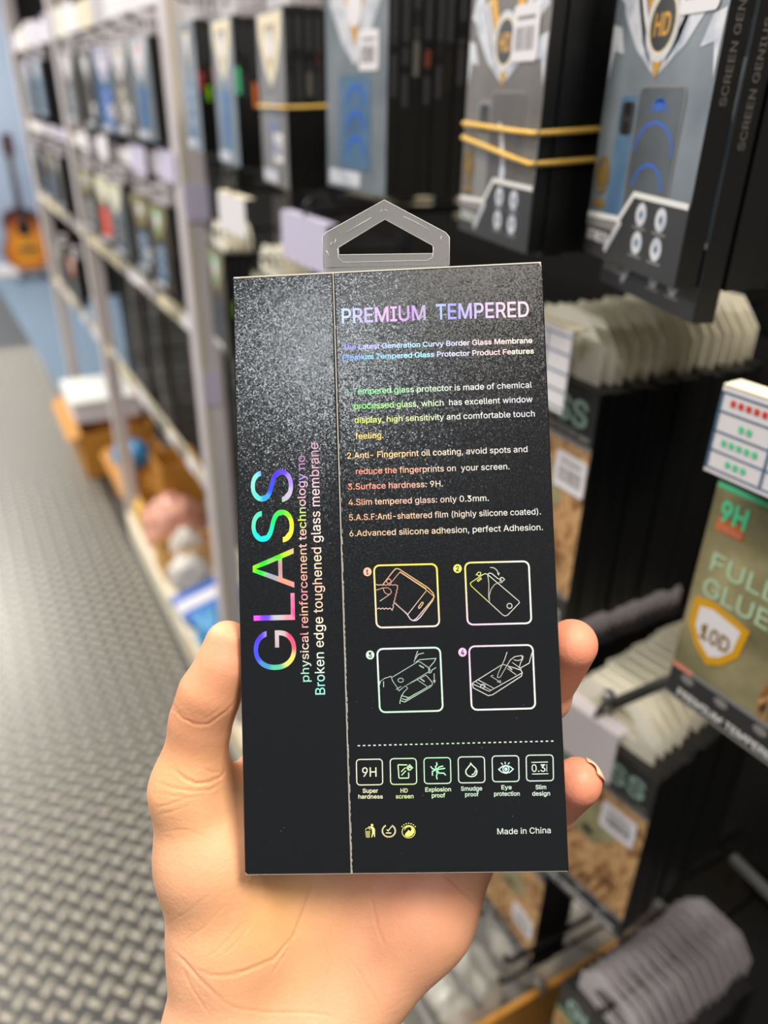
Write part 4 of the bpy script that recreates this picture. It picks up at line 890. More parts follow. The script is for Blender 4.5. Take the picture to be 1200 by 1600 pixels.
for d, x, y, a in spots[300:]:
    if abs(x) > 0.95: continue
    vs, fs = lozenge(D2R(a)); rest.add([(p[0] + x, p[1] + y, p[2]) for p in vs], fs, 'tread', True)
tag(rest.build('tread_field', floor), kind='stuff')

w = MB(); w.box((-2.6, 7.7, 0), (1.6, 7.82, CEIL), 'wall_blue'); tag(w.build('wall_back'), kind='structure')
w = MB(); w.box((1.6, -1.6, 0), (1.72, 7.82, CEIL), 'wall_blue'); tag(w.build('wall_right'), kind='structure')
w = MB(); w.box((-2.6, 7.685, 0), (1.6, 7.7, 0.09), 'paper'); tag(w.build('baseboard_back'), kind='structure')
c = MB(); c.box((-2.6, -1.6, CEIL), (1.72, 7.82, CEIL + 0.05), 'ceiling'); tag(c.build('ceiling'), kind='structure')
b = MB(); b.add([(0.262, 7.05, .004), (0.335, 4.75, .004), (0.345, 4.2, .004), (1.55, 4.2, .004), (1.55, 7.6, .004), (0.2, 7.6, .004)], [(0, 1, 2, 3, 4, 5)], 'carpet')
cp = b.build('floor_covering', fix=True)
tag(cp, 'smooth blue floor covering beyond the racks, below the guitar', 'floor covering')
LN = ['square ceiling lamp behind the camera', 'warm ceiling lamp beside the square one behind the camera', 'added warm fill lamp behind the camera, brightening the palm', 'added warm fill lamp above the near rack, brightening its tabs', 'long ceiling lamp over the aisle beside the wide post', 'long ceiling lamp over the far aisle', 'broad ceiling lamp near the blue back wall']
for (x, y, sx, sy, p, cc), nm in zip(LAMPS, LN):
    lamp = empty('ceiling_or_fill_lamp', (x, y, CEIL - 0.04), 0, nm, 'lamp')
    f = MB(); f.prism([(-sx / 2 - .02, -sy / 2 - .02), (sx / 2 + .02, -sy / 2 - .02), (sx / 2 + .02, sy / 2 + .02), (-sx / 2 - .02, sy / 2 + .02)], 0, 0.04, 'paper', 'z',
                      [(-sx / 2, -sy / 2), (sx / 2, -sy / 2), (sx / 2, sy / 2), (-sx / 2, sy / 2)]); f.build('frame', lamp)
    f = MB(); f.box((-sx / 2, -sy / 2, 0.012), (sx / 2, sy / 2, 0.03), 'lamp'); f.build('diffuser', lamp)

# ================================================================== THE HELD BOX
T = 10.0            # carton thickness, mm; carton 95 x 180
BOX_ROT = Matrix(((0.8664, 0.2057, -0.4551), (-0.4942, 0.4846, -0.7218), (0.0720, 0.8502, 0.5215)))
BOX_POS = Vector((0.0968, 0.1691, 1.3267))
S = 0.001
held = bpy.data.objects.new('screen_protector_box', None); COL.objects.link(held)
held.matrix_world = Matrix.Translation(BOX_POS) @ BOX_ROT.to_4x4() @ Matrix.Scale(S, 4)
tag(held, 'black retail box with rainbow GLASS lettering held up in the hand', 'box')
W2, H2 = 47.5, 90.05
sx_t, sx_b = SEAM[0][0], SEAM[1][0]
b = MB(); b.box((-W2 + .35, -H2 + .3, -T), (W2 - .35, H2 - .25, -0.55), 'lacquer', 0.6); b.build('carton_body', held)
b = MB(); b.box((-W2 + .25, -H2 - .28, -0.95), (W2 - .3, H2 + .45, -0.5), 'card_edge'); tag(b.build('inner_card', held), 'pale raw card edge showing along top and bottom')
def plate(pts, z0, z1, bev):
    bm = bmesh.new(); vs = [bm.verts.new((x, y, z0)) for x, y in pts]; f = bm.faces.new(vs)
    r = bmesh.ops.extrude_face_region(bm, geom=[f])
    for v in [g for g in r['geom'] if isinstance(g, bmesh.types.BMVert)]: v.co.z = z1
    bmesh.ops.recalc_face_normals(bm, faces=bm.faces)
    ed = [e for e in bm.edges if all(abs(v.co.z - z1) < 1e-6 for v in e.verts)]
    bmesh.ops.bevel(bm, geom=ed, offset=bev, segments=3, affect='EDGES', profile=0.5)
    o = MB(); bm.verts.index_update(); o.add([v.co[:] for v in bm.verts], [[v.index for v in q.verts] for q in bm.faces], 'lacquer'); bm.free(); return o
p = plate([(-W2, -H2 + .8), (-W2 + .8, -H2), (sx_b - .15, -H2), (sx_t - .15, H2), (-W2 + .3, H2), (-W2, H2 - .3)], -0.5, 0.0, 0.45); p.build('front_flap', held)
p = plate([(sx_b + .22, -H2), (W2, -H2), (W2, H2 - .9), (W2 - .9, H2), (sx_t + .22, H2)], -0.5, -0.02, 0.4); p.build('front_panel', held)
# scuffed pale hairlines where the ink has rubbed off the folds
b = MB(); rnd = random.Random(3)
def wear(x0, y0, x1, y1, wmax, n, z, dens):
    for i in range(n):
        if rnd.random() > dens: continue
        t0 = i / n; t1 = (i + rnd.uniform(.4, 1.0)) / n; ww = wmax * rnd.uniform(.35, 1); j = rnd.uniform(-.04, .04)
        xa, ya, xb, yb = x0 + (x1 - x0) * t0 + j, y0 + (y1 - y0) * t0, x0 + (x1 - x0) * t1 + j, y0 + (y1 - y0) * t1
        b.ribbon([(xa, ya), (xb, yb)], ww, 'card_edge', z, plane='xy')
wear(sx_b + .35, -H2, sx_b * .45 + sx_t * .55 + .35, 10, .2, 60, 0.02, .85)
wear(sx_b + .35, 10, sx_t + .35, H2, .12, 50, 0.02, .3)
wear(W2 - .75, -H2 + 1, W2 - .75, H2 - 2, .14, 110, -0.03, .45)
wear(-W2 + .55, 20, -W2 + .55, H2 - 1, .1, 60, -0.03, .4)
for _ in range(34):
    x, y = rnd.uniform(-44, 45), rnd.uniform(-88, -40); a = rnd.uniform(0, 3); l = rnd.uniform(.08, .3)
    b.ribbon([(x, y), (x + l * math.cos(a), y + l * math.sin(a))], .1, 'grey', 0.02, plane='xy')
tag(b.build('edge_wear', held), 'pale scuffs along the folds and edges', kind='stuff')
# clear hanging tab
b = MB()
inner = [TAB_IN[0], TAB_IN[1], TAB_IN[1], TAB_IN[2], TAB_IN[3], TAB_IN[3], TAB_IN[4]]
b.prism(TAB_OUT, -1.25, -0.95, 'tab', 'z', inner)
b.box((TAB_OUT[0][0], 84, -1.2), (TAB_OUT[6][0], 92.0, -1.0), 'tab')
tab = b.build('hang_tab', held, fix=True); tag(tab, 'clear plastic house-shaped hanging tab with a cut-out')
b = MB()
b.tube([(x, y, -1.1) for x, y in TAB_OUT], 0.17, 'tab_rim', 6)
b.tube([(x, y, -1.1) for x, y in TAB_IN], 0.15, 'tab_rim', 6, closed=True)
b.tube([(x, y, -0.92) for x, y in TAB_FOLD], 0.08, 'tab_rim', 5)
for x0, y0, x1, y1 in ((-18.2, 97.5, -17.4, 95.6), (-17.2, 98.9, -16.4, 100.1), (-15.8, 99.2, -15.2, 101), (0.2, 109.6, 1.2, 108.6), (-1.4, 108.7, -.5, 109.4), (-12, 102.8, -4, 107.2), (6, 107, 13.6, 102.4), (16.8, 98.6, 17.4, 100.2)):
    b.tube([(x0, y0, -0.93), ((x0 + x1) / 2 + .1, (y0 + y1) / 2 + .1, -0.9), (x1, y1, -0.93)], 0.09, 'tab_rim', 5)
b.build('tab_edge', tab)

# printing: every line of text, every drawing in foil, its diffraction rainbow painted into the colour
FA = np.array([[a[0], a[1]] for a in FOIL_RAINBOW]); FC = np.array([lin(a[2:5]) for a in FOIL_RAINBOW])
def foil_rainbow(P):  # blends the painted diffraction hues by position, whatever the lamps do
    d2 = ((P[:, None, :] - FA[None]) ** 2).sum(2) + 0.15
    w_ = d2 ** -2.2; return (w_ @ FC) / w_.sum(1, keepdims=True)
def foil_obj(name, vs, fs, z, cut=None, gain=1.0):
    bm = bmesh.new(); bv = [bm.verts.new((x, y, z)) for x, y in vs]
    for f in fs:
        try: bm.faces.new([bv[i] for i in f])
        except ValueError: pass
    for f in bm.faces:
        f.normal_update()
        if f.normal.z < 0: f.normal_flip()
    if cut:
        for _ in range(4):
            ed = [e for e in bm.edges if e.calc_length() > cut]
            if not ed: break
            bmesh.ops.subdivide_edges(bm, edges=ed, cuts=1)
            bmesh.ops.triangulate(bm, faces=[f for f in bm.faces if len(f.verts) > 4])
    me = bpy.data.meshes.new(name); bm.to_mesh(me); bm.free(); me.materials.append(M['foil'])
    P = np.array([v.co[:2] for v in me.vertices]); c_ = foil_rainbow(P) * gain
    ca = me.color_attributes.new('tone', 'FLOAT_COLOR', 'POINT')
    ca.data.foreach_set('color', np.c_[c_, np.ones(len(c_))].astype(np.float32).ravel())
    return inst(me, name, held)
for s, x0, y0, x1, y1, cap, wt in ART_TEXT:
    big = s == 'GLASS'
    vs, fs = lettering(s, x0, y0, x1, y1, cap, (0.012 if cap > 2 else 0.014) if wt == 'b' else (-0.004 if big else 0.004))
    foil_obj('lettering', vs, fs, 0.045, 1.2 if big else (1.5 if cap > 2.2 else None))
def strokes(items):
    q = MB()
    for wd, closed, pts in items: q.ribbon(pts, wd, 'foil', 0, bool(closed), 'xy')
    return [(p[0], p[1]) for p in q.v], q.f
frames = [l for l in ART_LINE if l[0] == .5 and l[1] == 1 and len(l[2]) == 20]
rest_l = [l for l in ART_LINE if l not in frames]
for fr in frames:
    vs, fs = strokes([fr]); foil_obj('diagram_frame', vs, fs, 0.045)
def centre(l): return sum(p[0] for p in l[2]) / len(l[2]), sum(p[1] for p in l[2]) / len(l[2])
small = [l for l in rest_l if centre(l)[1] < -49]
diag = [l for l in rest_l if centre(l)[1] >= -49]
for qx, qy in ((0, 0), (1, 0), (0, 1), (1, 1)):
    sel = [l for l in diag if (centre(l)[0] > 13) == bool(qx) and (centre(l)[1] > -20) == bool(qy)]
    if sel:
        vs, fs = strokes(sel); foil_obj('diagram', vs, fs, 0.05, gain=.8)
dots = [l for l in small if len(l[2]) == 2 and abs(l[0] - .33) < 1e-6 and centre(l)[1] > -55]
icons = [l for l in small if l not in dots]
vs, fs = strokes(dots); foil_obj('dotted_line', vs, fs, 0.05)
cells = {}
for l in icons:
    cx, cy = centre(l); key = ('m', 0) if cy < -68 else ('i', int((cx + 14) // 9.9)); cells.setdefault(key, []).append(l)
for key, sel in cells.items():
    vs, fs = strokes(sel); foil_obj('icon' if key[0] == 'i' else 'recycling_marks', vs, fs, 0.05)
for i, poly in enumerate(ART_FILL):
    foil_obj('printed_mark', poly, [list(range(len(poly)))], 0.052 if i != 2 else 0.048, gain=.45 if i == 2 else 1)
for s, (x, y) in BADGE:
    vs = ell(x, y, 1.25, 1.32, 20); o = foil_obj('number_badge', vs, [list(range(20))], 0.045)
    q = MB(); v2, f2 = lettering(s, x - (.3 if s == '1' else .5), y - .75, x + (.3 if s == '1' else .5), y - .75, 1.6, 0.02)
    q.add([(a, c_, 0.06) for a, c_ in v2], f2, 'black'); q.build('numeral', o)

# ================================================================== THE HAND
# one continuous skin: tapered limbs blended together, meshed, creased; millimetres in the camera-aligned hand frame
def J(px, py, d): return np.array([(px - 600) / 1200 * d, (800 - py) / 1200 * d, -d])
CONES = [  # a, b, ra, rb
    (J(352, 1640, 247), J(300, 2050, 250), 19.5, 22), (J(492, 1640, 249), J(480, 2050, 252), 19, 22),      # forearm
    (J(352, 1600, 247), J(346, 1475, 247), 19.0, 15.2), (J(346, 1475, 247), J(328, 1345, 247), 15.2, 15.4), (J(328, 1345, 247), J(298, 1232, 245), 15.4, 11.9),
    (J(420, 1450, 255), J(345, 1330, 252), 18, 16),                                                        # thenar
    (J(298, 1232, 245), J(314, 1125, 242), 11.8, 9.0), (J(314, 1125, 242), J(328, 1084, 240), 9.0, 9.0), (J(328, 1084, 240), J(348, 1042, 239), 9.0, 7.7),
    (J(348, 1042, 239), J(355, 1004, 239), 7.7, 6.9),                                                       # thumb
    (J(380, 1590, 252), J(452, 1110, 266), 17, 11.5), (J(450, 1600, 255), J(560, 1060, 270), 18, 12),
    (J(480, 1600, 254), J(670, 1090, 270), 17.5, 11.5), (J(485, 1640, 252), J(655, 1425, 258), 16.5, 17), (J(655, 1425, 258), J(768, 1205, 268), 17, 14),
    (J(312, 1262, 248), J(440, 1230, 262), 9, 9.5),                                                         # web of the thumb
    (J(452, 1110, 266), J(515, 930, 272), 10, 9), (J(515, 930, 272), J(560, 800, 268), 9, 8), (J(560, 800, 268), J(590, 735, 262), 8, 7.2),   # index
    (J(560, 1060, 270), J(670, 900, 278), 10.3, 9.3), (J(670, 900, 278), J(780, 870, 272), 9.3, 8.3), (J(780, 870, 272), J(818, 862, 262), 8.3, 7.5), # middle
    (J(670, 1090, 270), J(800, 1045, 280), 10, 9.2), (J(800, 1045, 280), J(858, 1092, 258), 9.2, 6.6), (J(858, 1092, 258), J(894, 1007, 238), 6.2, 7.9), # ring
    (J(768, 1205, 268), J(845, 1240, 278), 9.5, 8.4), (J(845, 1240, 278), J(868, 1268, 256), 8.2, 6.2), (J(868, 1268, 256), J(902, 1222, 238), 6.2, 7.6), # little
]
GROUP = [0, 0, 0, 0, 0, 0, 1, 1, 1, 1, 0, 0, 0, 0, 0, 0, 2, 2, 2, 3, 3, 3, 4, 4, 4, 5, 5, 5]
CB = np.array(CAM_ROT); BR = CB.T @ np.array(BOX_ROT); BP = CB.T @ (np.array(BOX_POS) - np.array(EYE)) * 1000
def smin(a, b_, k):
    h = np.clip(0.5 + 0.5 * (b_ - a) / k, 0, 1); return b_ * (1 - h) + a * h - k * h * (1 - h)
def cone_d(P, a, b_, ra, rb):
    ab = b_ - a; t = np.clip(((P - a) @ ab) / (ab @ ab), 0, 1)
    return np.linalg.norm(P - a - t[..., None] * ab, axis=-1) - (ra + (rb - ra) * t)
def hand_sdf(P):
    P = P.astype(np.float32); limb = {}
    for (a, b_, ra, rb), g in zip(CONES, GROUP):
        d = cone_d(P, a.astype(np.float32), b_.astype(np.float32), ra, rb)
        k = 9.0 if g == 0 else 4.0
        limb[g] = d if g not in limb else smin(limb[g], d, k)
    out = limb[0]
    for g in range(1, 6): out = smin(out, limb[g], 6.0 if g == 1 else 5.0)
    # pressed against the carton, never through it
    L = (P - BP.astype(np.float32)) @ BR.astype(np.float32)
    q = np.abs(L - np.array([0, 0, -T / 2], np.float32)) - np.array([W2 + .15, H2 + .15, T / 2 + .15], np.float32)
    bd = np.linalg.norm(np.maximum(q, 0), axis=-1) + np.minimum(q.max(-1), 0)
    return np.maximum(out, -bd)
lo = np.min([np.minimum(c_[0], c_[1]) - max(c_[2], c_[3]) for c_ in CONES], 0) - 2
hi = np.max([np.maximum(c_[0], c_[1]) + max(c_[2], c_[3]) for c_ in CONES], 0) + 2
VX = 1.0
def surface_net(lo, hi, h, fn):
    ax = [np.arange(lo[i], hi[i] + h, h) for i in range(3)]
    n = [len(a) for a in ax]; F = np.empty(n, np.float32)
    Y, Z = np.meshgrid(ax[1], ax[2], indexing='ij')
    for i0 in range(0, n[0], 24):
        xs = ax[0][i0:i0 + 24]; P = np.empty((len(xs), n[1], n[2], 3), np.float32)
        P[..., 0] = xs[:, None, None]; P[..., 1] = Y; P[..., 2] = Z; F[i0:i0 + 24] = fn(P)
    ins = F < 0; c8 = np.zeros([k - 1 for k in n], np.int8)
    for dx in (0, 1):
        for dy in (0, 1):
            for dz in (0, 1): c8 += ins[dx:n[0] - 1 + dx, dy:n[1] - 1 + dy, dz:n[2] - 1 + dz]
    act = (c8 > 0) & (c8 < 8); idx = -np.ones(act.shape, np.int64); cells_ = np.argwhere(act); idx[act] = np.arange(len(cells_))
    acc = np.zeros((len(cells_), 3)); cnt = np.zeros(len(cells_))
    for axis in range(3):
        o1, o2 = [a for a in range(3) if a != axis]
        for u in (0, 1):
            for v in (0, 1):
                a = cells_.copy(); a[:, o1] += u; a[:, o2] += v; b2 = a.copy(); b2[:, axis] += 1
                fa = F[tuple(a.T)]; fb = F[tuple(b2.T)]; m = (fa < 0) != (fb < 0)
                t = fa[m] / (fa[m] - fb[m]); p = a[m].astype(float); p[:, axis] += t; acc[m] += p; cnt[m] += 1
    V = acc / cnt[:, None] * h + np.array([a[0] for a in ax]); Q = []
    for axis in range(3):
        o1, o2 = (axis + 1) % 3, (axis + 2) % 3
        s0 = [slice(None)] * 3; s1 = [slice(None)] * 3; s0[axis] = slice(0, -1); s1[axis] = slice(1, None)
        A, B2 = ins[tuple(s0)], ins[tuple(s1)]; e = np.argwhere(A != B2)
        e = e[(e[:, o1] > 0) & (e[:, o2] > 0) & (e[:, o1] < n[o1] - 1) & (e[:, o2] < n[o2] - 1)]
        fl_ = A[tuple(e.T)]; c_ = []
        for u, v in ((1, 1), (0, 1), (0, 0), (1, 0)):
            k = e.copy(); k[:, o1] -= u; k[:, o2] -= v; c_.append(idx[tuple(k.T)])
        q = np.stack(c_, 1); q[~fl_] = q[~fl_][:, ::-1]; Q.append(q)
    return V, np.concatenate(Q)
V, Q = surface_net(lo, hi, VX, hand_sdf)
me = bpy.data.meshes.new('person'); me.from_pydata(V.tolist(), [], Q.tolist())
bm = bmesh.new(); bm.from_mesh(me)
# one finer level where the photograph looks closely, then relax the grid
front = [f for f in bm.faces if f.normal.z > -0.25 and f.calc_center_median().y > -172]
bmesh.ops.subdivide_edges(bm, edges=list({e for f in front for e in f.edges}), cuts=1, use_grid_fill=True)
bm.to_mesh(me); bm.free()
n_v = len(me.vertices); co = np.empty(n_v * 3); me.vertices.foreach_get('co', co); co = co.reshape(-1, 3)
ev = np.empty(len(me.edges) * 2, np.int64); me.edges.foreach_get('vertices', ev); ev = ev.reshape(-1, 2)
def relax(x, k, it):
    deg = np.bincount(ev.ravel(), minlength=n_v).astype(float)[:, None]
    for _ in range(it):
        s = np.zeros_like(x)
        for c_ in range(x.shape[1]):
            s[:, c_] = np.bincount(ev[:, 0], x[ev[:, 1], c_], n_v) + np.bincount(ev[:, 1], x[ev[:, 0], c_], n_v)
        x = x + k * (s / deg - x)
    return x
co = relax(co, 0.5, 6)
g = np.stack([hand_sdf(co + e) - hand_sdf(co - e) for e in np.eye(3) * 0.4], 1); g /= np.linalg.norm(g, axis=1, keepdims=True) + 1e-9
g = relax(g, 0.5, 2); g /= np.linalg.norm(g, axis=1, keepdims=True) + 1e-9
# creases: (depth mm, width mm, points in the hand frame seen square on)
CREASE = [
    (.55, .8, [(262, 1100), (285, 1122), (303, 1131), (325, 1132), (342, 1120), (356, 1110), (368, 1094)]),
    (.30, .7, [(258, 1085), (280, 1112), (298, 1124)]), (.25, .6, [(316, 1126), (336, 1112), (350, 1102)]),
    (.7, 1.0, [(345, 1196), (352, 1204), (345, 1214), (326, 1222), (306, 1224), (288, 1216), (270, 1200)]),
    (.35, .8, [(350, 1206), (330, 1207), (318, 1200)]), (.4, .9, [(240, 1220), (268, 1231), (300, 1236), (328, 1234), (352, 1220)]),
    (.3, .7, [(238, 1262), (262, 1258), (290, 1247), (325, 1242)]), (.25, .7, [(243, 1275), (270, 1268), (300, 1256)]), (.25, .6, [(240, 1238), (270, 1244), (300, 1244)]),
    (.55, 1.0, [(489, 1366), (484, 1395), (473, 1425), (458, 1462), (428, 1498), (385, 1516), (340, 1524)]),
    (.3, .8, [(466, 1440), (452, 1480), (432, 1510), (420, 1530)]),
    (.6, .9, [(690, 1364), (706, 1378), (728, 1398), (748, 1416)]), (.3, .7, [(757, 1366), (768, 1378)]),
    (.3, .9, [(575, 1368), (582, 1410), (590, 1450), (606, 1490)]), (.22, .8, [(540, 1490), (562, 1520), (585, 1560), (600, 1590)]), (.2, .8, [(500, 1460), (515, 1500), (500, 1560)]),
    (.5, 1.0, [(270, 1486), (288, 1502), (312, 1530), (335, 1552), (352, 1566)]), (.35, .9, [(300, 1512), (330, 1524), (365, 1524), (400, 1512)]),
    (.3, .9, [(330, 1556), (370, 1576), (420, 1582), (480, 1582), (530, 1588)]), (.25, .8, [(284, 1510), (300, 1545), (330, 1590)]),
    (.2, .7, [(268, 1440), (300, 1420), (335, 1390)]), (.2, .7, [(280, 1475), (315, 1452), (350, 1415)]), (.2, .7, [(310, 1505), (345, 1480), (380, 1440)]), (.2, .7, [(340, 1500), (372, 1470), (395, 1440)]),
    (.2, .6, [(250, 1300), (290, 1296), (330, 1312)]),
]
XY = np.c_[600 + 1200 * co[:, 0] / -co[:, 2], 800 - 1200 * co[:, 1] / -co[:, 2]] / 5.0   # about 1 unit per mm, square on
facing = np.clip(g[:, 2] * 2, 0, 1)
dent = np.zeros(n_v)
for dep, wid, pts in CREASE:
    P_ = np.array(pts, float) / 5.0; best = np.full(n_v, 1e9)
    cum = np.r_[0, np.cumsum(np.linalg.norm(np.diff(P_, axis=0), axis=1))]; tt = np.zeros(n_v)
    for i in range(len(P_) - 1):
        ab = P_[i + 1] - P_[i]; t = np.clip(((XY - P_[i]) @ ab) / (ab @ ab), 0, 1)
        d = np.linalg.norm(XY - P_[i] - t[:, None] * ab, axis=1); m = d < best; best[m] = d[m]; tt[m] = (cum[i] + t[m] * (cum[i + 1] - cum[i])) / cum[-1]
    fade = np.clip(np.minimum(tt, 1 - tt) * 5, 0.15, 1)
    dent += .62 * dep * fade * (np.exp(-(best / (wid * .5)) ** 2) - 0.25 * np.exp(-(best / (wid * 1.6)) ** 2))
co = co - g * (dent * facing)[:, None]
# skin tones: pinker fingertips and palm centre, yellower wrist and heel
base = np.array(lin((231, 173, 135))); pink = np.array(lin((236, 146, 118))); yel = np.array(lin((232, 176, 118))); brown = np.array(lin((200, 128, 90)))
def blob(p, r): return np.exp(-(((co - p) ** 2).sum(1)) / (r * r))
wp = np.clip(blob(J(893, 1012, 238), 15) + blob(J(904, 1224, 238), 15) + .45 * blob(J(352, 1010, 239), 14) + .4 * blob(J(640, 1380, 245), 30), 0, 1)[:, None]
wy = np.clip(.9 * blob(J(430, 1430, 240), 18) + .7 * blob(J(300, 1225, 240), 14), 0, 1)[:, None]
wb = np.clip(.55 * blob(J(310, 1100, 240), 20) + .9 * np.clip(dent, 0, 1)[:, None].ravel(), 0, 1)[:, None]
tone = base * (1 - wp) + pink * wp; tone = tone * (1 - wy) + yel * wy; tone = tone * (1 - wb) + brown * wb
world_co = co @ CB.T * 0.001 + np.array(EYE)
piv = np.array(EYE) + CB @ J(450, 1600, 245) * 0.001
me.vertices.foreach_set('co', (world_co - piv).ravel())
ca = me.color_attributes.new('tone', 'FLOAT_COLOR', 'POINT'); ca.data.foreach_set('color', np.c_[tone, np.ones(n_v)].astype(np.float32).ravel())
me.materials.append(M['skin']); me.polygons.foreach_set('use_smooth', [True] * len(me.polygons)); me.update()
hand = inst(me, 'person', None, piv.tolist())
tag(hand, 'left hand and wrist gripping the black box, palm up, two fingertips round its edge', 'person')
# nail of the little finger, seen from its side
ctr = J(931, 1204, 238.5); nb = MB(); nv = []; nf = []
ux = np.array([.50, -.62, .60]); ux /= np.linalg.norm(ux); un = np.array([.78, .58, -.25]); un -= ux * (un @ ux); un /= np.linalg.norm(un); ul = np.cross(un, ux)
for i in range(9):
    for j in range(9):
        a, c_ = (i / 8 * 2 - 1), (j / 8 * 2 - 1)
        k = math.sqrt(max(0, 1 - (abs(c_) ** 2.6) * .75)) 
        p = ctr + ux * (a * 4.4 * k) + ul * (c_ * 5.2) + un * (1.0 - 1.1 * a * a - 1.3 * c_ * c_)
        nv.append((CB @ p * .001 + np.array(EYE) - piv).tolist())
nf = [(i * 9 + j, i * 9 + j + 1, (i + 1) * 9 + j + 1, (i + 1) * 9 + j) for i in range(8) for j in range(8)]
nb.add(nv, nf, 'nail', True); nail = nb.build('fingernail', hand)
sm = nail.modifiers.new('thick', 'SOLIDIFY'); sm.thickness = 0.00045; sm.offset = 0

# ================================================================== THE DISPLAY RACK
rack = empty('display_rack', (0.5, 2.0, 0.0), 0, 'long shop rack of off-white posts with black back panel and price rails', 'rack')
RO = Vector((0.5, 2.0, 0.0))
def rpart(mb, name, label=None):
    mb.v = [(x - RO.x, y - RO.y, z - RO.z) for x, y, z in mb.v]; o = mb.build(name, rack)
    if label: o['label'] = label
    return o
POSTS = (1.39, 2.60, 3.78)
for y in POSTS:
    q = MB(); q.box((0.36, y, 0), (0.405, y + 0.05, 2.3), 'post', 0.004); q.box((0.365, y - 0.0012, .02), (0.372, y, 2.28), 'cream'); rpart(q, 'post')
for y in (1.6, 1.95, 2.3, 2.95, 3.35):
    q = MB(); q.box((0.612, y, 0.1), (0.638, y + 0.03, 2.3), 'grey'); rpart(q, 'slotted_upright', 'grey slotted upright at the back')
q = MB(); q.box((0.64, -0.5, 0.1), (0.66, 3.83, 2.3), 'panel'); rpart(q, 'back_panel')
q = MB(); q.box((0.405, 3.835, .60), (0.64, 3.85, 2.3), 'panel'); rpart(q, 'end_panel')
q = MB(); q.box((0.352, 1.30, 0), (0.64, 2.60, 0.1), 'deck', 0.004); rpart(q, 'base_deck')
q = MB(); q.box((0.3518, 1.30, 0.085), (0.3535, 1.80, 0.1005), 'carton'); rpart(q, 'deck_edging', 'brown edging strip on the base board')
# rails with the price labels on them
lab_rnd = random.Random(11)
for bi, (ya, yb) in enumerate(((1.44, 2.60), (2.65, 3.78))):
    for zi, (z, hgt) in enumerate(((1.575, .062), (1.315, .03), (1.045, .024), (.70, .024))):
        q = MB(); q.box((0.374, ya, z), (0.386, yb, z + hgt * .75), 'cream' if zi else 'grey', .002); q.box((0.370, ya, z - .002), (0.376, yb, z + .004), 'cream')
        pr = rpart(q, 'price_rail')
        y = ya + .015
        while y < yb - .06:
            wd = lab_rnd.uniform(.05, .12) if zi == 0 else lab_rnd.uniform(.035, .085)
            wd = min(wd, yb - y)
            q = MB(); hh = hgt * lab_rnd.uniform(.85, 1.15); k = lab_rnd.choice(['paper', 'paper_lilac', 'paper_cream', 'paper', 'film_grey'])
            if zi >= 2: k = lab_rnd.choice(['paper_cream', 'grey', 'paper', 'cream', 'film_grey'])
            t = lab_rnd.uniform(-.004, .004)
            q.add([(x + .024, yy, zz) for x, yy, zz in ((0.3455, y, z + t), (0.3435, y + wd, z), (0.3445, y + wd, z + hh), (0.3465, y, z + hh + t), (0.3475, y, z + t), (0.3455, y + wd, z), (0.3465, y + wd, z + hh), (0.3485, y, z + hh + t))],
                  [(0, 3, 2, 1), (4, 5, 6, 7), (0, 1, 5, 4), (1, 2, 6, 5), (2, 3, 7, 6), (3, 0, 4, 7)], k)
            for vi in range(len(q.v)): q.v[vi] = tuple(Vector(q.v[vi]) - RO)
            q.build('price_label', pr); y += wd + lab_rnd.uniform(.004, .05 if zi else .012)
# wide white labels standing out from the second rail
for y0, y1, z0, z1, k in ((1.99, 2.10, 1.311, 1.36, 'paper'), (1.62, 1.75, 1.308, 1.358, 'paper_lilac'), (2.25, 2.33, 1.311, 1.36, 'paper')):
    q = MB(); q.box((0.355, y0, z0), (0.357, y1, z1), k); rpart(q, 'price_label')
# paper stickers on the wide post
for z0, z1, x0, x1 in ((1.255, 1.315, .362, .404), (.92, .985, .362, .395)):
    q = MB(); q.box((x0, 1.3875, z0), (x1, 1.3886, z1), 'paper_lilac'); rpart(q, 'post_sticker', 'lilac white paper sticker on the post')
q = MB(); q.box((0.356, 1.41, 1.312), (0.3575, 1.53, 1.362), 'paper_lilac'); rpart(q, 'post_sticker', 'lilac white paper label beside the post')
# cream cross bar and rods of the near bay
for z in (1.325,):
    q = MB(); q.box((0.525, -0.3, z), (0.575, 1.385, z + .034), 'cream', .003); rpart(q, 'cross_bar')
for p0, p1, r in (((.40, .201, .976), (.40, -.1, .966), .0042), ((.395, .39, .60), (.395, .335, .602), .004), ((.30, .60, .585), (.31, .34, .64), .003)):
    q = MB(); q.tube([p0, p1], r, 'steel', 8); rpart(q, 'steel_rod')

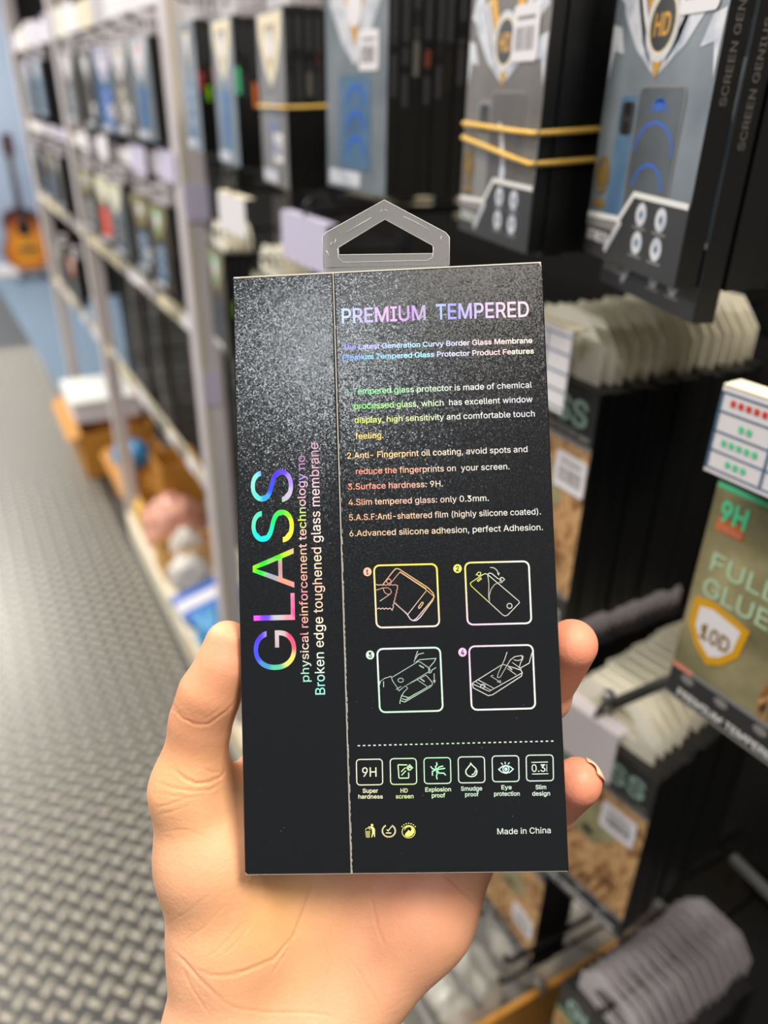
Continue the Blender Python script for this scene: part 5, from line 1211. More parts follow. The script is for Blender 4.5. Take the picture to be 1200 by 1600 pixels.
# ================================================================== THE HANGING BOXES
def mm_mesh(mb, name):
    mb.v = [(a * .001, b_ * .001, c_ * .001) for a, b_, c_ in mb.v]; return mb.mesh(name)
def arcpts(cx, cz, rx, rz, a0, a1, n=14): return ell(cx, cz, rx, rz, n, a0, a1, False)
def art_shield(base, phone_blue=True):
    q = MB(); H = 155; o = .25
    q.flat([(-49.5, .5), (49.5, .5), (49.5, H - .5), (-49.5, H - .5)], base, o)
    Z = lambda v: (190 - v) * H / 190
    # silver wings and arc at the top
    Y_ = lambda v: Z(v + 13)
    q.ribbon(arcpts(0, Z(62), 46, 40, 20, 160), 9, 'silver', o + .15); q.ribbon(arcpts(0, Z(66), 38, 32, 30, 150), 3, 'paper_cream', o + .2)
    q.flat([(-46, Z(6)), (-20, Z(12)), (20, Z(12)), (46, Z(6)), (49, Z(0.6)), (-49, Z(.6))], 'silver', o + .18)
    for s in (1, -1):
        for pts in ([(-44, 22), (-30, 20), (-18, 44), (-4, 70), (-22, 58), (-38, 40)], [(-49, 44), (-40, 46), (-34, 60), (-44, 58), (-48, 74)], [(-30, 26), (-24, 24), (-8, 58), (-2, 72), (-16, 56)]):
            q.flat([(s * x, Y_(v)) for x, v in pts], 'silver' if pts[0][0] != -30 else 'paper', o + .22)
        q.flat([(s * -26, Y_(14)), (s * -17, Y_(14)), (0, Y_(58)), (0, Y_(74))], 'gold', o + .35)
    q.flat(ell(0, Z(60), 15, 15), 'silver', o + .4); q.flat(ell(0, Z(60), 12.6, 12.6), 'paper_cream', o + .45); q.flat(ell(0, Z(60), 11, 11), 'dgrey', o + .5)
    put_text(q, 'HD', -7, Z(65.5), 7, Z(65.5), 9, 'gold', o + .55, .02)
    # two phones
    ph = 'steelblue' if phone_blue else 'grey'
    q.flat(rrect(-30, Z(172), -6, Z(95), 4), ph, o + .15); q.flat(rrect(-28, Z(116), -14, Z(98), 3), 'dgrey', o + .2)
    q.flat(ell(-21, Z(102), 3.4, 3.4, 12), 'black', o + .25); q.flat(ell(-21, Z(112), 3.4, 3.4, 12), 'black', o + .25)
    q.flat(rrect(-12, Z(168), 30, Z(90), 4), 'art_dim' if phone_blue else 'art_dim_brown', o + .28); q.ribbon(rrect(-12, Z(168), 30, Z(90), 4), 1.0, 'grey', o + .33, True)
    if phone_blue:
        for v, rx in ((97, 7), (108, 18), (130, 14)):
            q.ribbon(arcpts(9, Z(v) - rx * .8, rx, rx * .8, 5, 175), 1.5, 'blue', o + .38)
        q.flat(ell(9, Z(99), 4, 3, 12), 'blue', o + .38)
    else:
        q.flat([(0, Z(108)), (6, Z(112)), (13, Z(140)), (9, Z(160)), (5, Z(150)), (7, Z(134))], 'silver', o + .38)
    # gold seal
    sg = 'gold_dark'
    q.ribbon(ell(-39, Z(140), 7, 8), 2.0, sg, o + .4, True); q.flat(ell(-39, Z(140), 4.4, 5.4), sg, o + .4); q.flat([(-46, Z(159)), (-31, Z(159)), (-32, Z(155)), (-45, Z(155))], sg, o + .4)
    # bottom band
    q.flat([(-49.4, Z(189)), (-49.4, Z(165)), (-12, Z(163)), (-2, Z(147)), (49.4, Z(147)), (49.4, Z(189))], 'dgrey', o + .42)
    q.flat([(-49.4, Z(172)), (-49.4, Z(164)), (-12, Z(162)), (-17, Z(171))], 'grey', o + .45)
    q.ribbon([(-49.2, Z(165)), (-13, Z(163)), (-1, Z(147)), (49, Z(147))], 2.6, 'white', o + .5); q.ribbon([(-24, Z(184)), (-11, Z(164))], 3.4, 'silver', o + .52)
    put_text(q, 'CUSTOMER STUB', -47, Z(180), -22, Z(180), 5.4, 'white', o + .5, .02)
    for x, v in ((9, 157), (28, 157), (9, 173), (28, 173)):
        q.flat(ell(x, Z(v), 5, 5.4, 14), 'silver', o + .5); q.flat(ell(x, Z(v), 1.8, 2, 8), 'steelblue', o + .55); q.flat([(x - 6, Z(v + 8.2)), (x + 6, Z(v + 8.2)), (x + 6, Z(v + 7)), (x - 6, Z(v + 7))], 'grey', o + .5)
    return mm_mesh(q, 'front_print')
def art_beast(fur, badge):
    q = MB(); H = 174; o = .25; Z = lambda v: (190 - v) * H / 190
    q.flat([(-49.5, .5), (49.5, .5), (49.5, Z(41)), (-49.5, Z(41))], fur, o)
    q.flat([(-49.5, Z(41)), (49.5, Z(41)), (49.5, Z(.5)), (-49.5, Z(.5))], 'dgrey', o)
    put_text(q, 'GLASS', -38, Z(28), 42, Z(28), 18, 'teal_white', o + .2, .02)
    put_text(q, 'SCREEN PROTECTOR', -20, Z(37), 34, Z(37), 4.6, 'grey', o + .2, .02)
    q.ribbon([(-42, Z(35.2)), (-25, Z(35.2))], 2.6, 'grey', o + .2); q.ribbon([(36, Z(35.2)), (46, Z(35.2))], 2.6, 'grey', o + .2)
    q.ribbon([(-49, Z(41.5)), (-10, Z(41.5))], 3, 'green', o + .2); q.ribbon([(-10, Z(41.5)), (49, Z(41.5))], 3, 'grey', o + .2)
    if badge:
        q.flat([(-45, Z(68)), (-29, Z(68)), (-29, Z(60)), (-45, Z(60))], 'orange', o + .2); put_text(q, '9H', -44, Z(61), -29, Z(61), 12, 'green', o + .3, .03)
        put_text(q, 'STRONG', -44, Z(67), -30, Z(67), 3.4, 'salmon', o + .3, .02)
        put_text(q, 'FULL', -42, Z(93), -4, Z(93), 11, 'pale_green', o + .3, .012); put_text(q, 'GLUE', -43, Z(110), -4, Z(110), 11, 'pale_green', o + .32, .012)
        # gold shield badge
        sh = [(-36, Z(122)), (-26, Z(119)), (-10, Z(122)), (-2, Z(124)), (-4, Z(144)), (-12, Z(156)), (-20, Z(161)), (-30, Z(152)), (-36, Z(140))]
        sh = [(x - 10, z + 7) for x, z in sh]; q.flat(sh, 'gold_bright', o + .35); cx = sum(p[0] for p in sh) / 9; cz = sum(p[1] for p in sh) / 9
        q.flat([(cx + (x - cx) * .74, cz + (z - cz) * .74) for x, z in sh], 'paper', o + .4); put_text(q, '10D', -38, Z(138), -20, Z(138), 10, 'gold_dark', o + .45, .03)
        # phone with a maned beast on it
        q.flat([(4, Z(166)), (2, Z(150)), (8, Z(120)), (16, Z(104)), (30, Z(98)), (49, Z(104)), (49, Z(166))], 'fur', o + .15)
        q.flat(ell(32, Z(122), 15, 17, 18), 'fur', o + .22); q.flat(ell(30, Z(142), 13, 9, 14), 'mist', o + .26); q.flat(ell(32, Z(150), 10, 5, 12), 'black_warm', o + .3)
        q.ribbon(rrect(8, Z(168), 48, Z(100), 5), 1.2, 'mist', o + .34, True)
    else:
        q.flat([(-40, Z(72)), (-20, Z(60)), (16, Z(64)), (30, Z(90)), (10, Z(110)), (-28, Z(104))], 'mist', o + .1)
        q.flat(ell(-24, Z(96), 6, 4, 10), 'black_warm', o + .2); q.flat(ell(4, Z(98), 6, 4, 10), 'black_warm', o + .2)
        q.flat(rrect(-44, Z(96), -36, Z(74), 2), 'red', o + .2)
    q.flat([(-49.4, Z(189.4)), (49.4, Z(189.4)), (49.4, Z(166)), (-49.4, Z(166))], 'dgrey', o + .35)
    q.ribbon([(-49, Z(166)), (-36, Z(166))], 3, 'salmon' if badge else 'green', o + .42); q.ribbon([(-36, Z(166)), (49, Z(166))], 3, 'grey', o + .4)
    for i, x in enumerate((-38, -16, 8, 32)):
        q.flat(ell(x, Z(172), 4.2, 2.8, 12), 'grey', o + .42); q.flat([(x - 7, Z(178.4)), (x + 7, Z(178.4)), (x + 7, Z(176.6)), (x - 7, Z(176.6))], 'dgrey', o + .42)
    put_text(q, 'PREMIUM TEMPERED GLASS', -42, Z(186), 44, Z(186), 4.8, 'white', o + .45, .02)
    q.ribbon([(-49.4, Z(188.9)), (49.4, Z(188.9))], 1.6, 'grey', o + .45)
    return mm_mesh(q, 'front_print')
def art_plain(cols, seed):
    """front of a box too far off to read: its pale plume, coloured patch, phone and sticker"""
    r = random.Random(seed); q = MB(); H = 155; Z = lambda v: (190 - v) * H / 190; o = .3
    q.flat([(-49.5, .5), (49.5, .5), (49.5, H - .5), (-49.5, H - .5)], cols[0], o)
    q.flat([(-44, Z(4)), (44, Z(4)), (40, Z(30)), (20, Z(62)), (0, Z(80)), (-20, Z(62)), (-40, Z(30))], cols[1], o + .3)
    q.flat([(-20, Z(16)), (20, Z(16)), (0, Z(66))], cols[2], o + .5); q.flat(ell(0, Z(34), 12, 13, 14), 'paper', o + .7)
    q.flat(rrect(-26, Z(170), 26, Z(88), 5), cols[3], o + .4)
    for v in (104, 126, 148): q.ribbon(arcpts(2, Z(v + 8), 14, 12, 0, 180, 10), 4, cols[4], o + .6)
    q.flat(rrect(-44, Z(186), 10, Z(172), 2), 'silver', o + .6)
    return mm_mesh(q, 'front_print')
def carton_mesh(W, H, T_, spine):
    q = MB(); q.box((-W / 2, 0, 0), (W / 2, T_, H), 'black', .5)
    return mm_mesh(q, 'carton_body')
def spine_mesh(W, T_, kind, seed=0):
    """lettering down the narrow side that faces along the aisle (+x of the carton)"""
    q = MB(); vs, fs = lettering('SCREEN GENIUS', -48, -1.6, 0, -1.6, 3.2, .012) if kind == 'text' else ([], [])
    x = W / 2 + .15
    if kind == 'text': q.add([(x, T_ / 2 - b_, 122 + a) for a, b_ in vs], fs, 'spine_ink')
    out = [mm_mesh(q, 'spine_print')] if kind == 'text' else []
    if kind != 'text':
        r = random.Random(seed); z = 146
        k = kind if kind != 'bar' else r.choice(['dgrey', 'dgrey', 'black_warm', 'spine_ink'])
        z0 = r.uniform(62, 84); z1 = z0 + r.uniform(16, 28)
        for za, zb_, kk in ((z - 40, z, 'dgrey'), (z0, z1, k), (z1 + 6, z1 + 17, r.choice(['dgrey', 'black_warm', 'spine_red', 'dgrey']))):
            if za < z - 40 < zb_: zb_ = z - 41
            q = MB(); q.add([(x, T_ * .23, za), (x, T_ * .77, za), (x, T_ * .77, zb_), (x, T_ * .23, zb_)], [(0, 1, 2, 3)], kk); out.append(mm_mesh(q, 'spine_print'))
    return out
def tab_mesh(W, H, T_, k, hgt=36):
    q = MB(); w_ = min(38, W * .4)
    outer = [(-w_, H - 9), (w_, H - 9), (w_, H + hgt * .55), (w_ * .55, H + hgt), (-w_ * .55, H + hgt), (-w_, H + hgt * .55)]
    hole = [(-w_ * .55, H + hgt * .28), (w_ * .55, H + hgt * .28), (w_ * .55, H + hgt * .52), (w_ * .25, H + hgt * .78), (-w_ * .25, H + hgt * .78), (-w_ * .55, H + hgt * .52)]
    q.prism(outer, T_ - .6, T_ + .1, k, 'y', hole); return mm_mesh(q, 'hang_tab')
def sticker_mesh(seed=0):
    q = MB(); q.prism(rrect(-15, -13, 15, 13, 2.5), -.9, -.5, 'paper')
    r = random.Random(seed); x = -11
    q.flat([(-10, 6), (10, 6), (10, 8), (-10, 8)], 'grey', .95)
    while x < 10:
        w_ = r.choice([.6, .9, 1.4]); q.flat([(x, -8), (x + w_, -8), (x + w_, 3), (x, 3)], 'dgrey', .95); x += w_ + r.choice([.8, 1.2])
    return mm_mesh(q, 'price_sticker')

HOOKN = 0
def hook(x, y, z, ang, x_back, label, tagspec=None, group=None, wire='wire', rad=.0021):
    """wire hook from its front tip back to the panel; ang turns it about the vertical"""
    L = x_back - x
    h = empty('display_hook', (x, y, z), ang, label, 'hook', group)
    q = MB(); q.tube([(0, 0, .012), (.001, 0, .004), (.006, 0, 0), (L, 0, 0)], rad, wire, 6); q.build('rod', h)
    q = MB(); q.box((L - .004, -.02, -.02), (L, .02, .02), wire); q.build('backplate', h)
    if tagspec:
        w_, hh, k, dy, dz, printed = tagspec
        q = MB(); q.tube([(.011, 0, .009), (-.004, 0, .010), (-.006, 0, dz)], .0015, wire, 6); q.build('tag_arm', h)
        p = MB(); p.box((-.0085, dy - w_ / 2, dz - hh), (-.0075, dy + w_ / 2, dz), k)
        p.box((-.0085, dy - w_ / 2, dz - .0004), (.004, dy + w_ / 2, dz + .0006), 'paper_cream' if k == 'paper' else k)
        po = p.build('price_tag', h)
        if printed:
            g_ = MB(); X = -.0088
            def r_(u0, v0, u1, v1, kk):   # u from the left as read, v from the top
                ya, yb = dy + w_ / 2 - u0 * w_, dy + w_ / 2 - u1 * w_; za, zb_ = dz - v0 * hh, dz - v1 * hh
                g_.add([(X, ya, zb_), (X, yb, zb_), (X, yb, za), (X, ya, za)], [(0, 1, 2, 3)], kk)
            for v in (.06, .27, .5, .72, .93): r_(.0, v, 1, v + .02, 'steelblue')
            for u in (.0, .25, .52, .78): r_(u, .06, u + .012, .95, 'steelblue')
            for u, v, n, kk in ((.05, .13, 5, 'red'), (.11, .37, 2, 'green'), (.05, .58, 5, 'green'), (.09, .8, 3, 'green'), (.3, .6, 6, 'green'), (.36, .8, 4, 'green'), (.58, .13, 4, 'red')):
                for i in range(n): r_(u + i * .035, v, u + i * .035 + .022, v + .07, kk)
            g_.build('printed_table', po)
    return h

def stack(name_front, desc, art, X, Yl, zb, yaw, n, W=100, H=None, T_=10.5, spine=None, tabk='film', sticker=None, tagspec=None, x_back=None, hookrad=.0021, jit=1.0, front_extra=None, dz2=0.0, gap=.4, tabh=36):
    if H is None: H = 174 if art in (beA, beB) else 155
    yw = D2R(yaw); right = Vector((math.sin(yw), -math.cos(yw), 0)); dep = Vector((math.cos(yw), math.sin(yw), 0))
    base = Vector((X, Yl, zb)) + right * (W * .0005)
    body = carton_mesh(W, H, T_, spine); tb = tab_mesh(W, H, T_, tabk, tabh)
    r = random.Random(int(abs(X * 7919 + Yl * 104729 + zb * 1299709)))
    for i in range(n):
        off = 0 if i == 0 else r.uniform(-1.6, 1.6) * jit
        lift = 0 if i == 0 else r.uniform(-2.2, .6) * jit - (dz2 if i == 1 else 0)
        p = base + dep * (i * (T_ + gap) * .001) + right * (off * .001) + Vector((0, 0, lift * .001))
        if i == 0: o = empty('screen_protector_box', p, yw - math.pi / 2, name_front, 'box', None)
        else: o = empty('screen_protector_box', p, yw - math.pi / 2, 'black box in the hanging stack behind ' + desc, 'box', 'boxes behind ' + desc)
        inst(body, 'carton_body', o); inst(tb, 'hang_tab', o)
        if i == 0 or dz2 and i == 1:
            inst(art, 'front_print', o)
        if i == 0 and sticker: inst(sticker_mesh(int(Yl * 1000)), 'price_sticker', o, (sticker[0] * .001, 0, (H - sticker[1]) * .001))
        if spine:
            kind = spine[i % len(spine)] if isinstance(spine, (list, tuple)) else spine
            for sm_ in (spine_mesh(W, T_, kind, i + int(Yl * 100)) if kind else []): inst(sm_, 'spine_print', o)
    hz = zb + (H + tabh * .63) * .001
    hp = base - dep * .008
    if x_back is None: x_back = .5235 if Yl < 1.3 and zb < 1.2 and zb > 1 else .597
    hook(hp.x, hp.y, hz, yw, hp.x + (x_back - hp.x) / max(.3, math.cos(yw)), 'black wire hook carrying ' + desc, tagspec, rad=hookrad)
    return base, right, dep

shB = art_shield('art_blue', True); shG = art_shield('art_brown', False)
beA = art_beast('fur', False); beB = art_beast('mist', True)
pale = lambda sd, *c: art_plain(c, sd)

# ---- near bay, top row, from the held box's upper right back to the wide post
stack('blue-phone box with gold V and seal, largest in the top row', 'the largest blue-phone box', shB, .315, .345, 1.375, -17, 9, gap=1.1, W=97, T_=11.5, spine='text', sticker=(28, 34), dz2=17)
b_e = stack('grey box with gold V and price sticker, bound by two rubber bands', 'the grey banded box', shG, .303, .452, 1.372, -10, 5, W=86, T_=12, sticker=(24, 46), tabk='film_grey')
stack('blue box with green lamp mark and white price sticker, left of the grey banded box', 'the blue box above the clear tab', pale(4, 'art_blue', 'silver', 'gold', 'steelblue', 'blue'), .30, .662, 1.381, 2, 11, T_=9.3, spine='bar', sticker=(22, 56), tabk='film_grey',
      front_extra=None)
stack('narrow pale box with one yellow rubber band and white sticker', 'the pale box with one band', pale(5, 'art_brown', 'paper_cream', 'gold_dark', 'grey', 'blue'), .315, .86, 1.366, -6, 9, W=92, T_=9.3, spine='bar', sticker=(18, 118), tabk='film_grey')
stack('slim blue-grey box with blue arcs, second from the wide post', 'the slim blue-grey box', pale(6, 'art_blue', 'paper_cream', 'art_brown', 'steelblue', 'blue'), .33, 1.06, 1.372, -4, 9, W=90, T_=9.3, spine=['green', 'bar', 'orange', 'lime', 'bar'], tabk='film_grey')
stack('slim blue-grey box nearest the wide post, bright spine marks beside it', 'the box nearest the wide post', pale(7, 'art_blue', 'art_brown', 'paper_cream', 'steelblue', 'silver'), .335, 1.225, 1.378, -4, 9, W=88, T_=9.3, spine=['red', 'lime', 'orange', 'bar', 'bar'], tabk='film_grey')
# rubber bands
def band(label, base, right, dep, W, D, z0, z1, r=.0016):
    c_ = []
    A_ = base - right * (W / 2 + .002) - dep * .0025; B_ = base + right * (W / 2 + .002) - dep * .0025
    C_ = B_ + dep * (D + .004); E_ = A_ + dep * (D + .004)
    pts = []
    for p, q_, za, zb_ in ((A_, B_, z0, z1), (B_, C_, z1, z1 + .004), (C_, E_, z1 + .004, z0 + .002), (E_, A_, z0 + .002, z0)):
        for i in range(4):
            t = i / 4; v = p.lerp(q_, t); pts.append((v.x - A_.x, v.y - A_.y, za + (zb_ - za) * t - z0))
    q = MB(); q.tube(pts, r, 'band', 8, closed=True); o = q.build('rubber_band'); o.location = (A_.x, A_.y, z0); tag(o, label, 'rubber band', None)
ba, ri, de = b_e
band('upper yellow rubber band round the grey box stack', ba, ri, de, .088, .061, 1.374 + .062, 1.374 + .060)
band('lower slanting yellow rubber band round the grey box stack', ba, ri, de, .088, .061, 1.374 + .054, 1.374 + .045)
yw = D2R(-6); ri2 = Vector((math.sin(yw), -math.cos(yw), 0)); de2 = Vector((math.cos(yw), math.sin(yw), 0))
band('single yellow rubber band round the pale narrow box stack', Vector((.315, .86, 0)) + ri2 * .046, ri2, de2, .092, .086, 1.366 + .073, 1.366 + .073)
# ---- near bay, second row
TAGA = (.10, .05, 'paper', 0, .012, True)
stack('black GLASS box with brown fur print and white sticker, right of the held box', 'the GLASS box right of the held box', beA, .33, .43, 1.118, 0, 15, T_=9.6, sticker=(34, 60), tagspec=(.10, .052, 'paper', .014, .012, True), tabh=40)
stack('black GLASS box with 9H mark, gold 10D shield and maned beast', 'the box with the gold 10D shield', beB, .315, .226, 1.146, 4, 4, spine=None, tagspec=(.115, .043, 'paper', -.009, -.006, True))
stack('dim greenish box under the top row just right of the wide post', 'the dim greenish box', pale(8, 'darkmist', 'mist', 'green', 'dgrey', 'steelblue'), .34, 1.2, 1.095, -3, 5, W=92, T_=9.3, spine=['bar', 'lime', 'bar'])
stack('pale box below the two blank signs, above the held box', 'the pale box below the blank signs', pale(9, 'mist', 'paper_cream', 'gold_dark', 'dgrey', 'silver'), .335, .98, 1.095, -3, 5, W=96, T_=9.3, spine='bar')
hook(.30, .915, 1.352, 0, .5235, 'black wire hook with the blank white sign above the held box left corner', (.095, .042, 'paper', 0, -.004, False))
hook(.305, .715, 1.352, 0, .5235, 'black wire hook with the blank lilac sign left of the clear tab', (.11, .044, 'paper_lilac', 0, -.004, False))
# ---- recessed stack whose film tabs show right of the held box
stack('plain black box set back below the GLASS box, film tabs on top', 'the set-back plain box', pale(10, 'darkmist', 'fur', 'orange', 'dgrey', 'grey'), .45, .54, .815, 0, 15, T_=10.6, tabk='film_grey', x_back=.63, tabh=34)
hook(.31, .262, 1.105, 0, .5, 'thick grey rod hook jutting out below the 10D box', None, None, 'steel', .0042)
# ---- third row
stack('GLASS box with tawny fur print and tilted white sticker, below the grey tag', 'the tawny GLASS box below the grey tag', beA, .335, .338, .862, 10, 13, T_=10.5, sticker=(28, 62), tagspec=(.085, .045, 'film_grey', .02, .004, False), tabh=42)
stack('tawny box lower left of the held box, red mark and white sticker', 'the tawny box with the red mark', beA, .36, .432, .674, 0, 4, sticker=(30, 118), tabk='film', tabh=11)
# ---- fourth row
stack('lowest tawny box, bright orange mark, at the bottom edge', 'the lowest tawny box', beA, .362, .292, .544, 4, 14, T_=10.6, sticker=(30, 88), tabk='film_grey', tabh=44, tagspec=None)
hook(.30, .306, .770, 0, .60, 'bent black wire hook crossing in front of the lowest box', None, None, 'wire', .0026)
hook(.305, .314, .722, 0, .60, 'bent black wire hook left of the lowest box', None, None, 'wire', .0022)

# ---- middle bay, seen past the wide post: four hooks' worth of fronts on each of two rows
P = [  # art colours, X, Yl, zb, yaw, W, n, label, desc
    (('art_blue', 'silver', 'salmon', 'steelblue', 'blue'), .335, 1.56, 1.375, 6, 105, 5, 'pink and pale blue box beside the wide post, upper row', 'the pink and pale blue box'),
    (('art_brown', 'silver', 'gold', 'grey', 'paper_cream'), .335, 1.74, 1.375, 8, 110, 4, 'brownish box with orange crest, second from the wide post in the upper row', 'the brownish crested box'),
    (('steelblue', 'paper_lilac', 'art_blue', 'blue', 'silver'), .335, 1.95, 1.372, 10, 150, 5, 'broad pale blue box with white sticker in the upper row', 'the broad pale blue box'),
    (('darkmist', 'grey', 'silver', 'dgrey', 'grey'), .34, 2.12, 1.372, 8, 100, 4, 'grey slim box between the broad blue box and the thin post', 'the grey slim box'),
    (('art_brown', 'silver', 'gold', 'art_blue', 'silver'), .335, 2.38, 1.376, 10, 110, 4, 'grey box with pale gold crest just right of the thin post', 'the gold-crested box by the thin post'),
    (('darkmist', 'mist', 'green', 'steelblue', 'silver'), .335, 1.575, 1.115, 8, 110, 5, 'olive and blue box beside the wide post, second row', 'the olive and blue box'),
    (('darkmist', 'mist', 'gold_dark', 'steelblue', 'silver'), .335, 1.76, 1.115, 10, 150, 5, 'broad olive-crested box in the second row', 'the broad olive-crested box'),
    (('art_blue', 'paper_cream', 'green', 'dgrey', 'silver'), .335, 1.96, 1.115, 8, 100, 4, 'slim silver box between the olive-crested and the red box', 'the slim silver box'),
    (('art_brown', 'paper_cream', 'green', 'red', 'salmon'), .335, 2.16, 1.115, 12, 130, 4, 'red and cream box in the second row', 'the red and cream box'),
    (('darkmist', 'mist', 'paper_cream', 'grey', 'silver'), .335, 2.36, 1.115, 10, 110, 4, 'grey box with cream crest right of the thin post, second row', 'the cream-crested grey box'),
]
for i, (c_, X, Yl, zb, yaw, W, n, la, de_) in enumerate(P):
    stack(la, de_, pale(20 + i, *c_), X, Yl, zb, yaw, n, W=W, T_=9.3, spine='bar' if i % 2 else None, sticker=(20, 116) if i in (1, 2, 3, 6) else None, tabk='film_grey')
P = [
    (('steelblue', 'silver', 'art_blue', 'art_blue', 'silver'), .335, 2.93, 1.375, 4, 100, 'pale blue box just left of the thin post, upper row', 'the pale blue box left of the thin post'),
    (('art_blue', 'paper_lilac', 'steelblue', 'steelblue', 'silver'), .335, 3.22, 1.375, 4, 100, 'blue-white box between the thin post and the farthest post, upper row', 'the blue-white far box'),
    (('darkmist', 'art_brown', 'grey', 'dgrey', 'grey'), .335, 2.86, 1.115, 4, 105, 'brown-grey box left of the thin post, second row', 'the brown-grey far box'),
    (('darkmist', 'mist', 'grey', 'steelblue', 'silver'), .335, 3.08, 1.115, 4, 105, 'muted olive box second left of the thin post, second row', 'the muted olive far box'),
    (('dgrey', 'art_blue', 'silver', 'dgrey', 'silver'), .335, 3.40, 1.115, 4, 105, 'dark box with round mark near the farthest post, second row', 'the dark far box'),
    (('darkmist', 'salmon', 'grey', 'art_blue', 'grey'), .335, 2.90, .80, 4, 105, 'dim reddish box left of the thin post, third row', 'the dim reddish far box'),
    (('darkmist', 'mist', 'grey', 'art_brown', 'grey'), .335, 3.18, .80, 4, 105, 'dim grey box left of the thin post, third row', 'the dim grey far box'),
]
for i, (c_, X, Yl, zb, yaw, W, la, de_) in enumerate(P):
    stack(la, de_, pale(40 + i, *c_), X, Yl, zb, yaw, 3, W=W, T_=9.3, spine=None, tabk='film_grey')
# ---- empty black hooks in the dark rows
for k, (y0, n, z, wh) in enumerate(((1.565, 7, 1.337, 'between the two upper rows of the middle bay'), (1.52, 7, 1.062, 'below the second row of the middle bay'), (1.5, 8, .90, 'in the dark third row of the middle bay'),
                                    (1.5, 8, .735, 'above the lowest rail of the middle bay'), (.65, 4, 1.357, 'under the top row behind the blank signs'))):
    for i in range(n):
        hook((.394 if k < 4 else .368) + .008 * (i % 3), y0 + i * (.135 if k < 4 else .17), z - .012 * (i % 2), D2R(random.uniform(-3, 3)), .594 if k < 4 else .52, 'bare black wire hook ' + wh, None, 'bare hooks ' + wh)

# ================================================================== LOW DOWN: CARTONS, BAGS AND THE TRAY
def open_carton(name, label, lo, hi, k, wall=.006, lip=0):
    o = empty(name, ((lo[0] + hi[0]) / 2, (lo[1] + hi[1]) / 2, lo[2]), 0, label, 'carton'); cx, cy, cz = o.location
    a, b_, c_ = lo[0] - cx, lo[1] - cy, 0; d, e, f = hi[0] - cx, hi[1] - cy, hi[2] - lo[2]
    for nm, l, h in (('bottom_panel', (a, b_, c_), (d, e, c_ + wall)), ('front_panel', (a, b_, c_ + wall), (a + wall, e, f)), ('back_panel', (d - wall, b_, c_ + wall), (d, e, f)),
                     ('side_panel', (a + wall, b_, c_ + wall), (d - wall, b_ + wall, f)), ('side_panel', (a + wall, e - wall, c_ + wall), (d - wall, e, f))):
        q = MB(); q.box(l, h, k, .0012); q.build(nm, o)
    if lip:
        q = MB(); q.add([(a, b_, f), (a, e, f), (a - lip, e - .01, f - lip * .5), (a - lip, b_ + .01, f - lip * .5), (a, b_, f - .004), (a, e, f - .004), (a - lip, e - .01, f - lip * .5 - .004), (a - lip, b_ + .01, f - lip * .5 - .004)],
                        [(0, 1, 2, 3), (7, 6, 5, 4), (0, 3, 7, 4), (1, 5, 6, 2), (2, 6, 7, 3), (0, 4, 5, 1)], k); q.build('flap', o)
    return o
open_carton('open_carton', 'orange-brown open carton on the floor under the farthest rack bay', (.30, 3.16, 0.0025), (.595, 3.70, .20), 'carton', lip=.05)
open_carton('open_carton', 'orange-brown open carton behind the thin post, on the floor', (.395, 2.66, 0.0025), (.595, 3.12, .15), 'carton', lip=.04)
open_carton('open_carton', 'upright orange-brown carton on the base board right of the thin post', (.455, 2.40, .1015), (.595, 2.56, .34), 'carton')
open_carton('open_carton', 'small amber open carton on the base board below the pink bag', (.365, 2.09, .1015), (.55, 2.20, .19), 'carton_light')
def bag(name, label, loc, size, k, seed, cat='bag', rot=(0, 0, 0), group=None):
    """crumpled pillow bag with a pinched top seam"""
    bm = bmesh.new(); bmesh.ops.create_icosphere(bm, subdivisions=4, radius=1)
    for v in bm.verts:
        x, y, z = v.co; s_ = 1 + .0 * z
        pinch = 1 - .75 * max(0, z - .45) ** .8 if z > .45 else 1
        n1 = noise.noise(Vector((x * 2.1 + seed, y * 2.1, z * 2.1))); n2 = noise.noise(Vector((x * 5 + seed, y * 5, z * 5 + 3))); n3 = abs(noise.noise(Vector((x * 9, y * 9 + seed, z * 9))))
        rr = 1 + .22 * n1 + .13 * n2 - .10 * n3
        zz = max(z * rr, -.78)
        v.co = Vector((math.copysign(abs(x) ** .8, x) * rr * pinch * size[0] / 2, math.copysign(abs(y) ** .8, y) * rr * (1 + .1 * max(0, z - .5)) * size[1] / 2, (zz + .78) / 1.78 * size[2]))
    me = bpy.data.meshes.new(name); bm.to_mesh(me); bm.free(); me.materials.append(M[k]); me.polygons.foreach_set('use_smooth', [True] * len(me.polygons))
    o = inst(me, name, None, loc); o.rotation_euler = rot
    return tag(o, label, cat, group)
bag('plastic_bag', 'crumpled pink plastic bag on the base board in the middle bay', (.46, 2.31, .102), (.20, .17, .17), 'bag_pink', 2.2)
bag('plastic_bag', 'crumpled whitish plastic bag in the small amber carton', (.46, 2.145, .108), (.11, .07, .13), 'bag_white', 5.1)
bag('plastic_bag', 'small bright yellow bag at the foot of the thin post', (.39, 2.49, .102), (.05, .09, .09), 'band', 1.4)
bag('plastic_bag', 'crumpled white plastic bag above the blue pack', (.43, 2.03, .102), (.12, .09, .11), 'bag_white', 7.3)
bag('plastic_bag', 'sky blue crinkled bag on the base board left of the thumb', (.415, 1.715, .102), (.11, .15, .10), 'bag_blue', 3.3)
bag('plastic_bag', 'pale blue glossy bag lying on the open carton at the thin post', (.45, 2.90, .152), (.14, .18, .10), 'bag_blue', 9.1)
q = MB(); q.box((-.10, -.07, 0), (.10, .07, .035), 'blue', .008); pk = q.build('blue_pack'); pk.location = (.455, 1.885, .118); pk.rotation_euler = (0, D2R(-8), D2R(8))
tag(pk, 'flat blue pack with white band lying between the bags', 'pack')
